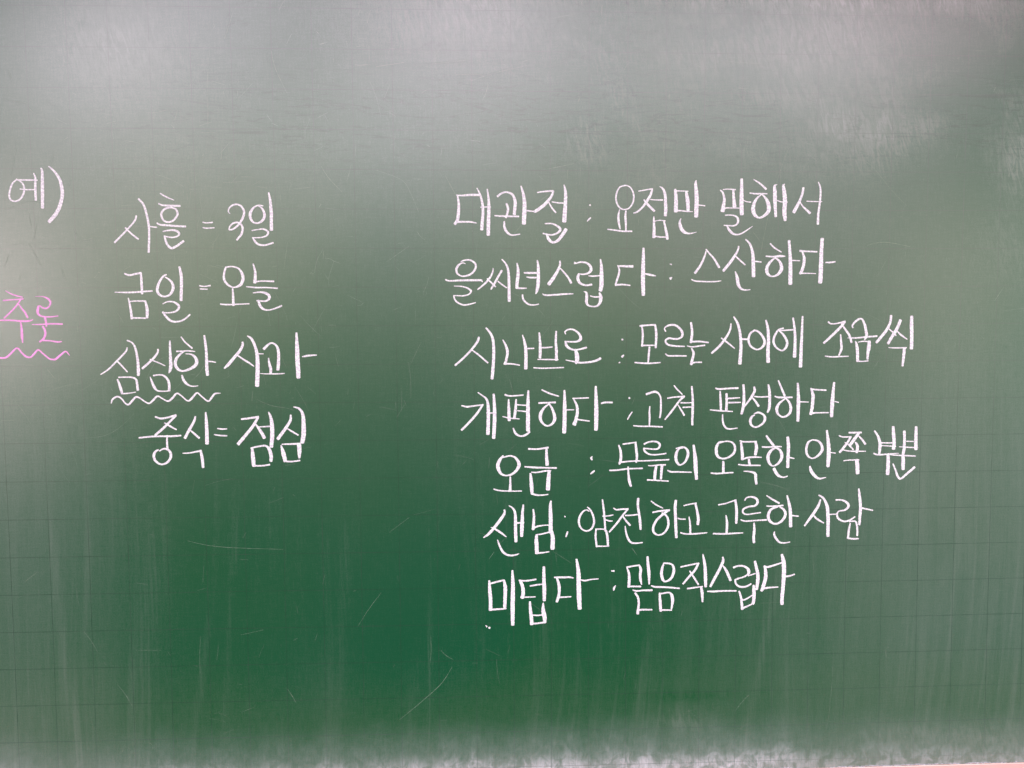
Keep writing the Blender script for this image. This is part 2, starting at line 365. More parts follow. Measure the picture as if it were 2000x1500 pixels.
# ruled squares, 5 cm apart (x z pairs in mm)
GRID = """
-1298.5 1159.8 -1298.5 1059.8 -1297.2 959.6 -1295.7 809.5 -1294.5 659.7 -1293.6 510.3 -1293.1 361.2 -1292.9 212.4 -1292.9 113.4 -1293.0 49.2 -1293.1 9.7
-1248.5 1159.8 -1248.5 1059.8 -1247.2 959.6 -1245.7 809.5 -1244.5 659.7 -1243.6 510.3 -1243.1 361.2 -1242.9 212.4 -1242.9 113.4 -1243.0 49.2 -1243.1 9.7
-1198.5 1159.8 -1198.5 1059.8 -1197.2 959.6 -1195.7 809.5 -1194.5 659.7 -1193.6 510.3 -1193.1 361.2 -1192.9 212.4 -1192.9 113.4 -1193.0 49.2 -1193.1 9.7
-1148.5 1159.8 -1148.5 1059.8 -1147.2 959.6 -1145.7 809.5 -1144.5 659.7 -1143.6 510.3 -1143.1 361.2 -1142.9 212.4 -1142.9 113.4 -1143.0 49.2 -1143.1 9.7
-1098.5 1159.8 -1098.5 1059.8 -1097.2 959.6 -1095.7 809.5 -1094.5 659.7 -1093.6 510.3 -1093.1 361.2 -1092.9 212.4 -1092.9 113.4 -1093.0 49.2 -1093.1 9.7
-1048.5 1159.8 -1048.5 1059.8 -1047.2 959.6 -1045.7 809.5 -1044.5 659.7 -1043.6 510.3 -1043.1 361.2 -1042.9 212.4 -1042.9 113.4 -1043.0 49.2 -1043.1 9.7
-998.5 1159.8 -998.5 1059.8 -997.2 959.6 -995.7 809.5 -994.5 659.7 -993.6 510.3 -993.1 361.2 -992.9 212.4 -992.9 113.4 -993.0 49.2 -993.1 9.7
-948.5 1159.8 -948.5 1059.8 -947.2 959.6 -945.7 809.5 -944.5 659.7 -943.6 510.3 -943.1 361.2 -942.9 212.4 -942.9 113.4 -943.0 49.2 -943.1 9.7
-898.5 1159.8 -898.5 1059.8 -897.2 959.6 -895.7 809.5 -894.5 659.7 -893.6 510.3 -893.1 361.2 -892.9 212.4 -892.9 113.4 -893.0 49.2 -893.1 9.7
-848.5 1159.8 -848.5 1059.8 -847.2 959.6 -845.7 809.5 -844.5 659.7 -843.6 510.3 -843.1 361.2 -842.9 212.4 -842.9 113.4 -843.0 49.2 -843.1 9.7
-798.5 1159.8 -798.5 1059.8 -797.2 959.6 -795.7 809.5 -794.5 659.7 -793.6 510.3 -793.1 361.2 -792.9 212.4 -792.9 113.4 -793.0 49.2 -793.1 9.7
-748.5 1159.8 -748.5 1059.8 -747.2 959.6 -745.7 809.5 -744.5 659.7 -743.6 510.3 -743.1 361.2 -742.9 212.4 -742.9 113.4 -743.0 49.2 -743.1 9.7
-698.5 1159.8 -698.5 1059.8 -697.2 959.6 -695.7 809.5 -694.5 659.7 -693.6 510.3 -693.1 361.2 -692.9 212.4 -692.9 113.4 -693.0 49.2 -693.1 9.7
-648.5 1159.8 -648.5 1059.8 -647.2 959.6 -645.7 809.5 -644.5 659.7 -643.6 510.3 -643.1 361.2 -642.9 212.4 -642.9 113.4 -643.0 49.2 -643.1 9.7
-598.1 1159.9 -598.1 1059.9 -596.9 959.7 -595.5 809.6 -594.3 659.8 -593.5 510.4 -593.0 361.2 -592.8 212.5 -592.8 113.5 -592.9 49.2 -593.0 9.7
-547.4 1160.1 -547.4 1060.1 -546.3 959.9 -545.0 809.7 -543.9 659.9 -543.2 510.5 -542.7 361.3 -542.5 212.5 -542.6 113.4 -542.7 49.1 -542.8 9.6
-496.6 1160.3 -496.6 1060.3 -495.7 960.0 -494.5 809.9 -493.5 660.0 -492.8 510.5 -492.4 361.3 -492.3 212.5 -492.4 113.4 -492.5 49.1 -492.5 9.5
-445.9 1160.4 -445.9 1060.4 -445.1 960.1 -444.0 809.9 -443.1 660.1 -442.5 510.5 -442.1 361.3 -442.0 212.4 -442.1 113.3 -442.2 49.0 -442.3 9.4
-395.2 1160.5 -395.2 1060.5 -394.5 960.2 -393.5 810.0 -392.7 660.1 -392.2 510.5 -391.8 361.3 -391.7 212.4 -391.8 113.2 -391.9 48.9 -391.9 9.3
-344.6 1160.5 -344.6 1060.5 -343.9 960.2 -343.0 810.0 -342.3 660.1 -341.8 510.5 -341.5 361.2 -341.4 212.3 -341.5 113.1 -341.5 48.8 -341.6 9.2
-293.9 1160.5 -293.9 1060.5 -293.3 960.2 -292.5 810.0 -291.9 660.1 -291.5 510.4 -291.2 361.1 -291.1 212.1 -291.1 113.0 -291.2 48.6 -291.3 9.0
-243.2 1160.5 -243.2 1060.5 -242.7 960.2 -242.0 809.9 -241.5 660.0 -241.1 510.4 -240.9 361.0 -240.8 212.0 -240.8 112.8 -240.9 48.5 -240.9 8.9
-192.6 1160.5 -192.6 1060.5 -192.2 960.1 -191.6 809.9 -191.1 659.9 -190.8 510.3 -190.6 360.9 -190.5 211.9 -190.5 112.7 -190.5 48.3 -190.5 8.7
-142.1 1160.4 -142.1 1060.4 -141.7 960.0 -141.2 809.8 -140.8 659.8 -140.5 510.2 -140.3 360.8 -140.2 211.7 -140.2 112.5 -140.2 48.1 -140.2 8.5
-91.5 1160.3 -91.5 1060.3 -91.2 959.9 -90.8 809.7 -90.5 659.7 -90.2 510.0 -90.0 360.7 -89.9 211.6 -89.8 112.4 -89.8 48.0 -89.8 8.3
-41.0 1160.1 -41.0 1060.1 -40.8 959.8 -40.4 809.5 -40.1 659.6 -39.9 509.9 -39.7 360.5 -39.6 211.4 -39.5 112.2 -39.5 47.8 -39.5 8.2
9.5 1160.0 9.5 1060.0 9.6 959.7 9.9 809.4 10.1 659.4 10.3 509.8 10.5 360.4 10.7 211.3 10.8 112.1 10.9 47.6 10.9 8.0
59.9 1159.8 59.9 1059.8 60.0 959.5 60.2 809.3 60.4 659.3 60.6 509.6 60.7 360.2 60.9 211.1 61.1 111.9 61.2 47.5 61.2 7.8
110.2 1159.7 110.2 1059.7 110.3 959.4 110.4 809.1 110.6 659.2 110.7 509.5 110.9 360.1 111.2 211.0 111.3 111.8 111.5 47.3 111.5 7.7
160.5 1159.5 160.5 1059.5 160.6 959.2 160.6 809.0 160.7 659.0 160.9 509.4 161.1 360.0 161.4 210.9 161.6 111.7 161.7 47.2 161.8 7.6
210.8 1159.4 210.8 1059.4 210.7 959.1 210.8 808.9 210.8 658.9 211.0 509.3 211.2 359.9 211.5 210.8 211.8 111.5 212.0 47.1 212.1 7.5
261.0 1159.2 261.0 1059.2 260.9 958.9 260.8 808.7 260.9 658.8 261.1 509.2 261.3 359.8 261.7 210.7 262.0 111.5 262.2 47.0 262.4 7.4
311.1 1159.1 311.1 1059.1 311.0 958.8 310.9 808.6 310.9 658.7 311.1 509.1 311.4 359.7 311.8 210.6 312.1 111.4 312.4 47.0 312.6 7.3
361.1 1158.9 361.1 1058.9 361.0 958.7 360.8 808.5 360.8 658.6 361.0 509.0 361.3 359.7 361.8 210.6 362.2 111.4 362.5 46.9 362.7 7.3
411.1 1158.8 411.1 1058.8 410.9 958.6 410.7 808.4 410.7 658.6 410.9 509.0 411.3 359.7 411.8 210.6 412.3 111.4 412.6 47.0 412.9 7.3
461.0 1158.7 461.0 1058.7 460.7 958.5 460.5 808.4 460.5 658.5 460.8 509.0 461.2 359.7 461.8 210.6 462.3 111.4 462.7 47.0 462.9 7.4
510.8 1158.6 510.8 1058.6 510.5 958.4 510.3 808.3 510.3 658.5 510.5 509.0 511.0 359.7 511.7 210.7 512.3 111.5 512.7 47.1 513.0 7.5
560.5 1158.5 560.5 1058.5 560.2 958.4 560.0 808.3 560.0 658.6 560.2 509.1 560.7 359.8 561.5 210.8 562.2 111.6 562.6 47.2 563.0 7.6
610.1 1158.5 610.1 1058.5 609.8 958.4 609.5 808.4 609.6 658.6 609.8 509.2 610.4 359.9 611.3 211.0 612.0 111.8 612.5 47.4 612.9 7.8
659.6 1158.5 659.6 1058.5 659.3 958.4 659.0 808.4 659.1 658.7 659.4 509.3 660.0 360.1 661.0 211.2 661.8 112.0 662.4 47.6 662.7 8.0
709.1 1158.5 709.1 1058.5 708.7 958.4 708.4 808.5 708.5 658.9 708.9 509.5 709.6 360.3 710.6 211.4 711.5 112.3 712.1 47.9 712.5 8.3
758.4 1158.6 758.4 1058.6 758.0 958.5 757.7 808.7 757.8 659.1 758.2 509.7 759.0 360.6 760.2 211.7 761.1 112.6 761.8 48.3 762.3 8.7
808.4 1158.6 808.4 1058.6 808.0 958.5 807.7 808.7 807.8 659.1 808.2 509.7 809.0 360.6 810.2 211.7 811.1 112.6 811.8 48.3 812.3 8.7
858.4 1158.6 858.4 1058.6 858.0 958.5 857.7 808.7 857.8 659.1 858.2 509.7 859.0 360.6 860.2 211.7 861.1 112.6 861.8 48.3 862.3 8.7
908.4 1158.6 908.4 1058.6 908.0 958.5 907.7 808.7 907.8 659.1 908.2 509.7 909.0 360.6 910.2 211.7 911.1 112.6 911.8 48.3 912.3 8.7
958.4 1158.6 958.4 1058.6 958.0 958.5 957.7 808.7 957.8 659.1 958.2 509.7 959.0 360.6 960.2 211.7 961.1 112.6 961.8 48.3 962.3 8.7
1008.4 1158.6 1008.4 1058.6 1008.0 958.5 1007.7 808.7 1007.8 659.1 1008.2 509.7 1009.0 360.6 1010.2 211.7 1011.1 112.6 1011.8 48.3 1012.3 8.7
1058.4 1158.6 1058.4 1058.6 1058.0 958.5 1057.7 808.7 1057.8 659.1 1058.2 509.7 1059.0 360.6 1060.2 211.7 1061.1 112.6 1061.8 48.3 1062.3 8.7
1108.4 1158.6 1108.4 1058.6 1108.0 958.5 1107.7 808.7 1107.8 659.1 1108.2 509.7 1109.0 360.6 1110.2 211.7 1111.1 112.6 1111.8 48.3 1112.3 8.7
1158.4 1158.6 1158.4 1058.6 1158.0 958.5 1157.7 808.7 1157.8 659.1 1158.2 509.7 1159.0 360.6 1160.2 211.7 1161.1 112.6 1161.8 48.3 1162.3 8.7
1208.4 1158.6 1208.4 1058.6 1208.0 958.5 1207.7 808.7 1207.8 659.1 1208.2 509.7 1209.0 360.6 1210.2 211.7 1211.1 112.6 1211.8 48.3 1212.3 8.7
1258.4 1158.6 1258.4 1058.6 1258.0 958.5 1257.7 808.7 1257.8 659.1 1258.2 509.7 1259.0 360.6 1260.2 211.7 1261.1 112.6 1261.8 48.3 1262.3 8.7
1308.4 1158.6 1308.4 1058.6 1308.0 958.5 1307.7 808.7 1307.8 659.1 1308.2 509.7 1309.0 360.6 1310.2 211.7 1311.1 112.6 1311.8 48.3 1312.3 8.7
1358.4 1158.6 1358.4 1058.6 1358.0 958.5 1357.7 808.7 1357.8 659.1 1358.2 509.7 1359.0 360.6 1360.2 211.7 1361.1 112.6 1361.8 48.3 1362.3 8.7
1408.4 1158.6 1408.4 1058.6 1408.0 958.5 1407.7 808.7 1407.8 659.1 1408.2 509.7 1409.0 360.6 1410.2 211.7 1411.1 112.6 1411.8 48.3 1412.3 8.7
-1348.5 1109.8 -748.5 1109.8 -598.1 1109.9 -445.9 1110.4 -293.9 1110.5 -142.1 1110.4 9.5 1110.0 160.5 1109.5 311.1 1109.1 461.0 1108.7 610.1 1108.5 758.4 1108.6 958.4 1108.6 1458.4 1108.6
-1348.5 1059.8 -748.5 1059.8 -598.1 1059.9 -445.9 1060.4 -293.9 1060.5 -142.1 1060.4 9.5 1060.0 160.5 1059.5 311.1 1059.1 461.0 1058.7 610.1 1058.5 758.4 1058.6 958.4 1058.6 1458.4 1058.6
-1347.8 1009.7 -747.8 1009.7 -597.5 1009.8 -445.5 1010.3 -293.6 1010.4 -141.9 1010.2 9.6 1009.8 160.5 1009.4 311.0 1008.9 460.8 1008.6 609.9 1008.4 758.2 1008.5 958.2 1008.5 1458.2 1008.5
-1347.2 959.6 -747.2 959.6 -596.9 959.7 -445.1 960.1 -293.3 960.2 -141.7 960.0 9.6 959.7 160.6 959.2 311.0 958.8 460.7 958.5 609.8 958.4 758.0 958.5 958.0 958.5 1458.0 958.5
-1346.7 909.5 -746.7 909.5 -596.4 909.6 -444.7 910.0 -293.0 910.1 -141.5 909.9 9.7 909.5 160.6 909.1 310.9 908.7 460.6 908.4 609.7 908.3 757.9 908.6 957.9 908.6 1457.9 908.6
-1346.2 859.5 -746.2 859.5 -595.9 859.6 -444.3 860.0 -292.7 860.0 -141.3 859.8 9.8 859.5 160.6 859.0 310.9 858.6 460.6 858.4 609.6 858.3 757.8 858.6 957.8 858.6 1457.8 858.6
-1345.7 809.5 -745.7 809.5 -595.5 809.6 -444.0 809.9 -292.5 810.0 -141.2 809.8 9.9 809.4 160.6 809.0 310.9 808.6 460.5 808.4 609.5 808.4 757.7 808.7 957.7 808.7 1457.7 808.7
-1345.3 759.5 -745.3 759.5 -595.0 759.6 -443.7 760.0 -292.3 760.0 -141.0 759.7 10.0 759.4 160.6 759.0 310.9 758.6 460.5 758.4 609.5 758.4 757.7 758.8 957.7 758.8 1457.7 758.8
-1344.9 709.6 -744.9 709.6 -594.7 709.7 -443.4 710.0 -292.1 710.0 -140.9 709.8 10.0 709.4 160.7 709.0 310.9 708.7 460.5 708.5 609.5 708.5 757.7 708.9 957.7 708.9 1457.7 708.9
-1344.5 659.7 -744.5 659.7 -594.3 659.8 -443.1 660.1 -291.9 660.1 -140.8 659.8 10.1 659.4 160.7 659.0 310.9 658.7 460.5 658.5 609.6 658.6 757.8 659.1 957.8 659.1 1457.8 659.1
-1344.2 609.9 -744.2 609.9 -594.0 610.0 -442.9 610.2 -291.7 610.2 -140.7 609.9 10.2 609.5 160.8 609.1 310.9 608.8 460.6 608.7 609.6 608.8 757.9 609.3 957.9 609.3 1457.9 609.3
-1343.9 560.1 -743.9 560.1 -593.7 560.1 -442.7 560.4 -291.6 560.3 -140.6 560.0 10.3 559.6 160.8 559.2 311.0 558.9 460.7 558.8 609.7 559.0 758.1 559.5 958.1 559.5 1458.1 559.5
-1343.6 510.3 -743.6 510.3 -593.5 510.4 -442.5 510.5 -291.5 510.4 -140.5 510.2 10.3 509.8 160.9 509.4 311.1 509.1 460.8 509.0 609.8 509.2 758.2 509.7 958.2 509.7 1458.2 509.7
-1343.4 460.6 -743.4 460.6 -593.3 460.6 -442.4 460.8 -291.4 460.6 -140.4 460.3 10.4 459.9 161.0 459.6 311.1 459.3 460.9 459.2 610.0 459.4 758.5 460.0 958.5 460.0 1458.5 460.0
-1343.2 410.9 -743.2 410.9 -593.1 410.9 -442.2 411.0 -291.3 410.9 -140.3 410.5 10.5 410.1 161.0 409.8 311.2 409.5 461.0 409.4 610.2 409.7 758.7 410.3 958.7 410.3 1458.7 410.3
-1343.1 361.2 -743.1 361.2 -593.0 361.2 -442.1 361.3 -291.2 361.1 -140.3 360.8 10.5 360.4 161.1 360.0 311.4 359.7 461.2 359.7 610.4 359.9 759.0 360.6 959.0 360.6 1459.0 360.6
-1343.0 311.6 -743.0 311.6 -592.9 311.6 -442.1 311.7 -291.2 311.4 -140.2 311.1 10.6 310.7 161.2 310.3 311.5 310.0 461.3 310.0 610.7 310.3 759.4 311.0 959.4 311.0 1459.4 311.0
-1342.9 262.0 -742.9 262.0 -592.8 262.0 -442.0 262.0 -291.1 261.8 -140.2 261.4 10.6 261.0 161.3 260.6 311.6 260.3 461.5 260.3 611.0 260.6 759.7 261.3 959.7 261.3 1459.7 261.3
-1342.9 212.4 -742.9 212.4 -592.8 212.5 -442.0 212.4 -291.1 212.1 -140.2 211.7 10.7 211.3 161.4 210.9 311.8 210.6 461.8 210.6 611.3 211.0 760.2 211.7 960.2 211.7 1460.2 211.7
-1342.9 162.9 -742.9 162.9 -592.8 162.9 -442.0 162.9 -291.1 162.6 -140.2 162.1 10.7 161.7 161.5 161.3 311.9 161.0 462.0 161.0 611.6 161.4 760.6 162.2 960.6 162.2 1460.6 162.2
-1342.9 113.4 -742.9 113.4 -592.8 113.5 -442.1 113.3 -291.1 113.0 -140.2 112.5 10.8 112.1 161.6 111.7 312.1 111.4 462.3 111.4 612.0 111.8 761.1 112.6 961.1 112.6 1461.1 112.6
-1343.0 64.0 -743.0 64.0 -592.9 64.0 -442.1 63.8 -291.2 63.5 -140.2 63.0 10.8 62.5 161.7 62.1 312.3 61.8 462.6 61.9 612.4 62.3 761.6 63.1 961.6 63.1 1461.6 63.1
-1343.1 14.6 -743.1 14.6 -593.0 14.6 -442.2 14.4 -291.3 14.0 -140.2 13.5 10.9 13.0 161.8 12.5 312.5 12.3 462.9 12.3 612.8 12.7 762.2 13.6 962.2 13.6 1462.2 13.6
"""
for li, line in enumerate(GRID.strip().splitlines()):
    v = [float(t) / 1000 for t in line.split()]
    pts = [[v[i], min(max(v[i + 1], 0.001), ZT - 0.001), 0.00036] for i in range(0, len(v), 2)]
    pts = [q for q in pts if XL < q[0] < XR] if li > 54 else pts
    if len(pts) < 2 or not (XL < pts[0][0] < XR): continue
    sp = spline(pts, 0.012)
    for q in sp: q[2] = 0.00027 * random.uniform(0.55, 1.2)
    vs, fs = [], []
    ribbon(sp, 0.00004 if li <= 54 else 0.00007, 0.0, 0.15, vs, fs, caps=False, skirt=False)
    part("grid_line", vs, fs, M_LINE)

# ---------------------------------------------------------------- scratches (width mm, then x z pairs in mm)
SCRATCHES = """
0.60 -242.7 956.8 -239.9 941.0 -233.9 925.2 -224.0 904.9
0.70 -183.3 814.2 -175.1 800.6 -165.5 789.7 -156.6 780.6
0.40 -322.6 930.9 -324.5 862.3
0.40 -561.8 839.0 -570.3 802.8
0.50 -491.2 904.4 -486.9 901.3
0.70 -41.7 942.5 -16.9 945.3 7.9 948.1
0.50 -10.6 929.4 22.1 930.3
0.50 30.6 920.1 28.5 907.9 23.2 897.5
0.35 -113.7 809.2 -80.6 796.3 -69.0 778.2 -59.5 755.4
0.50 -62.4 731.8 -57.2 724.0 -52.6 720.7
0.60 149.0 902.8 146.4 895.7
0.50 422.4 838.4 414.0 815.3 400.5 769.0 387.4 701.1
0.80 530.4 713.0 541.4 715.7 553.1 717.0 569.0 715.0 588.5 710.9
0.40 499.6 824.8 528.4 820.3 560.9 785.2 582.1 764.5
0.70 -365.8 330.7 -350.1 326.4 -334.9 323.4 -303.9 320.2 -242.2 317.2
0.80 -575.3 279.9 -559.2 292.5
0.70 -502.8 212.3 -494.0 199.1 -485.4 183.0
0.80 -478.6 169.8 -475.5 165.6
0.80 -462.5 140.4 -451.7 124.8 -443.6 109.3
0.80 -240.3 128.2 -234.4 118.3 -229.3 108.3
0.50 -352.3 203.0 -354.3 176.8 -354.4 151.8
0.50 -436.4 185.4 -420.5 185.1 -404.0 184.7
0.80 -463.1 45.5 -460.4 46.2 -456.2 54.5
0.80 -456.1 56.6 -448.3 50.1 -449.3 41.0 -458.9 32.8
0.60 -424.6 59.9 -419.4 56.3 -419.6 49.3
0.60 -441.7 47.8 -435.3 40.6 -429.3 39.7
0.80 -36.8 176.9 -30.0 169.7 -19.8 163.2
1.00 -22.0 153.4 -37.2 130.5 -66.2 104.4 -93.1 82.4
0.60 -114.5 257.1 -131.7 234.6 -145.6 212.7
0.70 -50.2 196.1 -49.7 177.2 -51.3 159.7
0.80 381.4 105.7 372.3 96.6 362.6 83.9
0.50 496.0 183.3 496.7 151.1 496.0 121.0 492.1 72.1 485.7 37.5
0.50 465.2 307.8 466.3 286.7 468.1 268.3
0.80 574.7 168.1 570.4 166.8 569.9 160.3 570.8 154.5 575.1 153.7
0.50 -183.4 707.1 -190.8 694.0 -194.4 678.3
0.60 -180.3 697.3 -173.1 695.9 -169.2 693.3 -161.4 690.7
0.50 -169.2 693.3 -176.2 671.0 -175.7 660.5
0.60 -182.1 706.4 -182.9 695.3
0.80 -200.3 677.0 -198.3 679.0 -197.0 677.0 -194.4 678.3
0.80 -186.6 676.3 -185.2 677.6
0.50 -181.3 677.6 -176.9 669.7
0.50 -71.8 712.9 -96.4 695.8 -102.3 691.9
0.60 -47.8 672.7 -49.9 663.5 -54.7 652.9
0.50 -153.0 649.9 -134.0 640.6
0.60 -131.4 640.0 -135.4 636.7 -140.0 636.0
0.50 -58.7 587.9 -65.5 573.9 -71.6 561.3
0.60 -178.6 611.1 -168.8 611.0 -168.8 609.7
0.70 717.0 657.3 711.1 647.8 705.1 638.9
0.70 -336.8 561.7 -343.6 550.5 -353.0 541.3
0.50 -383.3 571.9 -396.4 566.8 -404.6 556.3 -412.2 539.8
0.50 -420.6 503.4 -396.8 515.1 -372.8 532.2 -366.1 540.8
0.50 -501.0 467.0 -469.8 469.3 -448.6 479.7 -428.5 498.2
0.70 -272.0 515.4 -253.1 507.2 -233.4 503.7 -223.6 500.3
0.70 392.2 398.9 415.3 393.1 426.5 388.7 430.7 385.9
0.70 56.5 539.6 61.8 520.0
0.50 60.3 652.5 70.3 647.2
0.50 90.4 633.1 97.7 627.8 103.1 620.4
0.80 28.2 299.6 35.1 309.2
0.80 219.4 311.8 222.9 306.9 226.3 301.9
0.40 113.6 308.6 137.6 293.0
0.50 405.8 499.4 427.9 462.1
0.60 -276.3 526.8 -278.0 512.1
0.70 222.3 513.9 218.3 504.4
0.50 107.3 811.1 140.5 817.8
0.60 264.0 906.2 264.1 901.6
0.80 265.3 906.8 265.4 901.6
0.60 258.5 841.0 258.0 831.2
0.60 339.8 948.8 366.6 947.1 386.8 946.6
0.50 353.6 915.2 367.1 914.6
0.60 298.4 945.2 306.4 940.8
0.60 551.2 866.6 552.9 855.4
0.60 694.0 912.2 697.2 918.8
0.50 646.5 826.0 648.4 832.6
0.70 -0.3 984.3 0.2 968.4
0.40 -133.8 939.9 -120.8 941.3
0.50 -111.2 938.8 -75.5 944.2
0.80 656.9 461.1 659.1 460.4
0.60 575.6 213.8 577.2 206.7
0.50 -186.6 874.5 -173.6 881.0
0.50 -132.8 1002.0 -131.4 1008.3
0.50 -223.3 966.4 -216.6 979.1
0.60 -182.3 965.5 -172.0 968.8
0.50 -148.1 970.2 -147.6 963.9
0.70 176.5 1005.2 177.2 1017.9
0.50 150.2 1017.6 151.5 1024.0
0.60 -560.5 767.8 -522.4 769.7
0.40 -540.7 709.4 -496.1 710.6
0.40 -575.4 714.6 -518.2 717.1
0.50 -464.8 695.1 -461.6 695.7
0.50 382.9 932.9 378.0 947.8
0.50 -76.1 357.7 -103.3 337.6
0.50 -81.0 507.1 -91.2 490.3
0.50 -270.0 209.6 -300.3 203.3
0.50 394.9 232.9 419.5 233.9
"""
for li, line in enumerate(SCRATCHES.strip().splitlines()):
    v = [float(t) / 1000 for t in line.split()]
    pts = [[v[i], v[i + 1], v[0] * 0.37] for i in range(1, len(v), 2)]
    sp = spline(pts, 0.003)
    for i, q in enumerate(sp):
        t = i / max(len(sp) - 1, 1)
        q[2] *= (0.35 + 0.65 * math.sin(math.pi * min(max(t * 0.9 + 0.05, 0), 1))) * random.uniform(0.6, 1.2)
        q[0] += random.uniform(-1, 1) * 0.0001
    vs, fs = [], []
    ribbon(sp, 0.00009 + 0.0000005 * li, 0.00001, 0.1, vs, fs, caps=False, skirt=False)
    part("scratch", vs, fs, M_SCR)
vs, fs = [], []
for i in range(620):
    x, z = random.uniform(-0.72, 0.80), random.uniform(0.05, 1.08)
    if random.random() < 0.35: x, z = random.gauss(-0.35, 0.16), random.gauss(0.75, 0.16)
    ln = min(random.expovariate(1 / 0.010) + 0.002, 0.07)
    a = random.choice((random.gauss(1.57, 0.25), random.gauss(0.0, 0.35), random.uniform(0, math.tau)))
    cv = random.uniform(-9, 9)
    pts, px, pz = [], x, z
    n = max(3, int(ln / 0.004))
    w = random.uniform(0.00008, 0.00022)
    for k in range(n + 1):
        pts.append([px, pz, w * random.uniform(0.5, 1.2) * (0.4 + 0.6 * math.sin(math.pi * (k + .5) / (n + 1)))])
        px += math.cos(a) * ln / n; pz += math.sin(a) * ln / n; a += cv * ln / n
    if min(q[1] for q in pts) > 0.01 and max(q[1] for q in pts) < ZT - 0.01:
        ribbon(pts, 0.00015 + i * 1e-7, 0.0, 0.0, vs, fs, caps=False, skirt=False)
part("fine_scratches", vs, fs, M_FINE, board, kind="stuff")

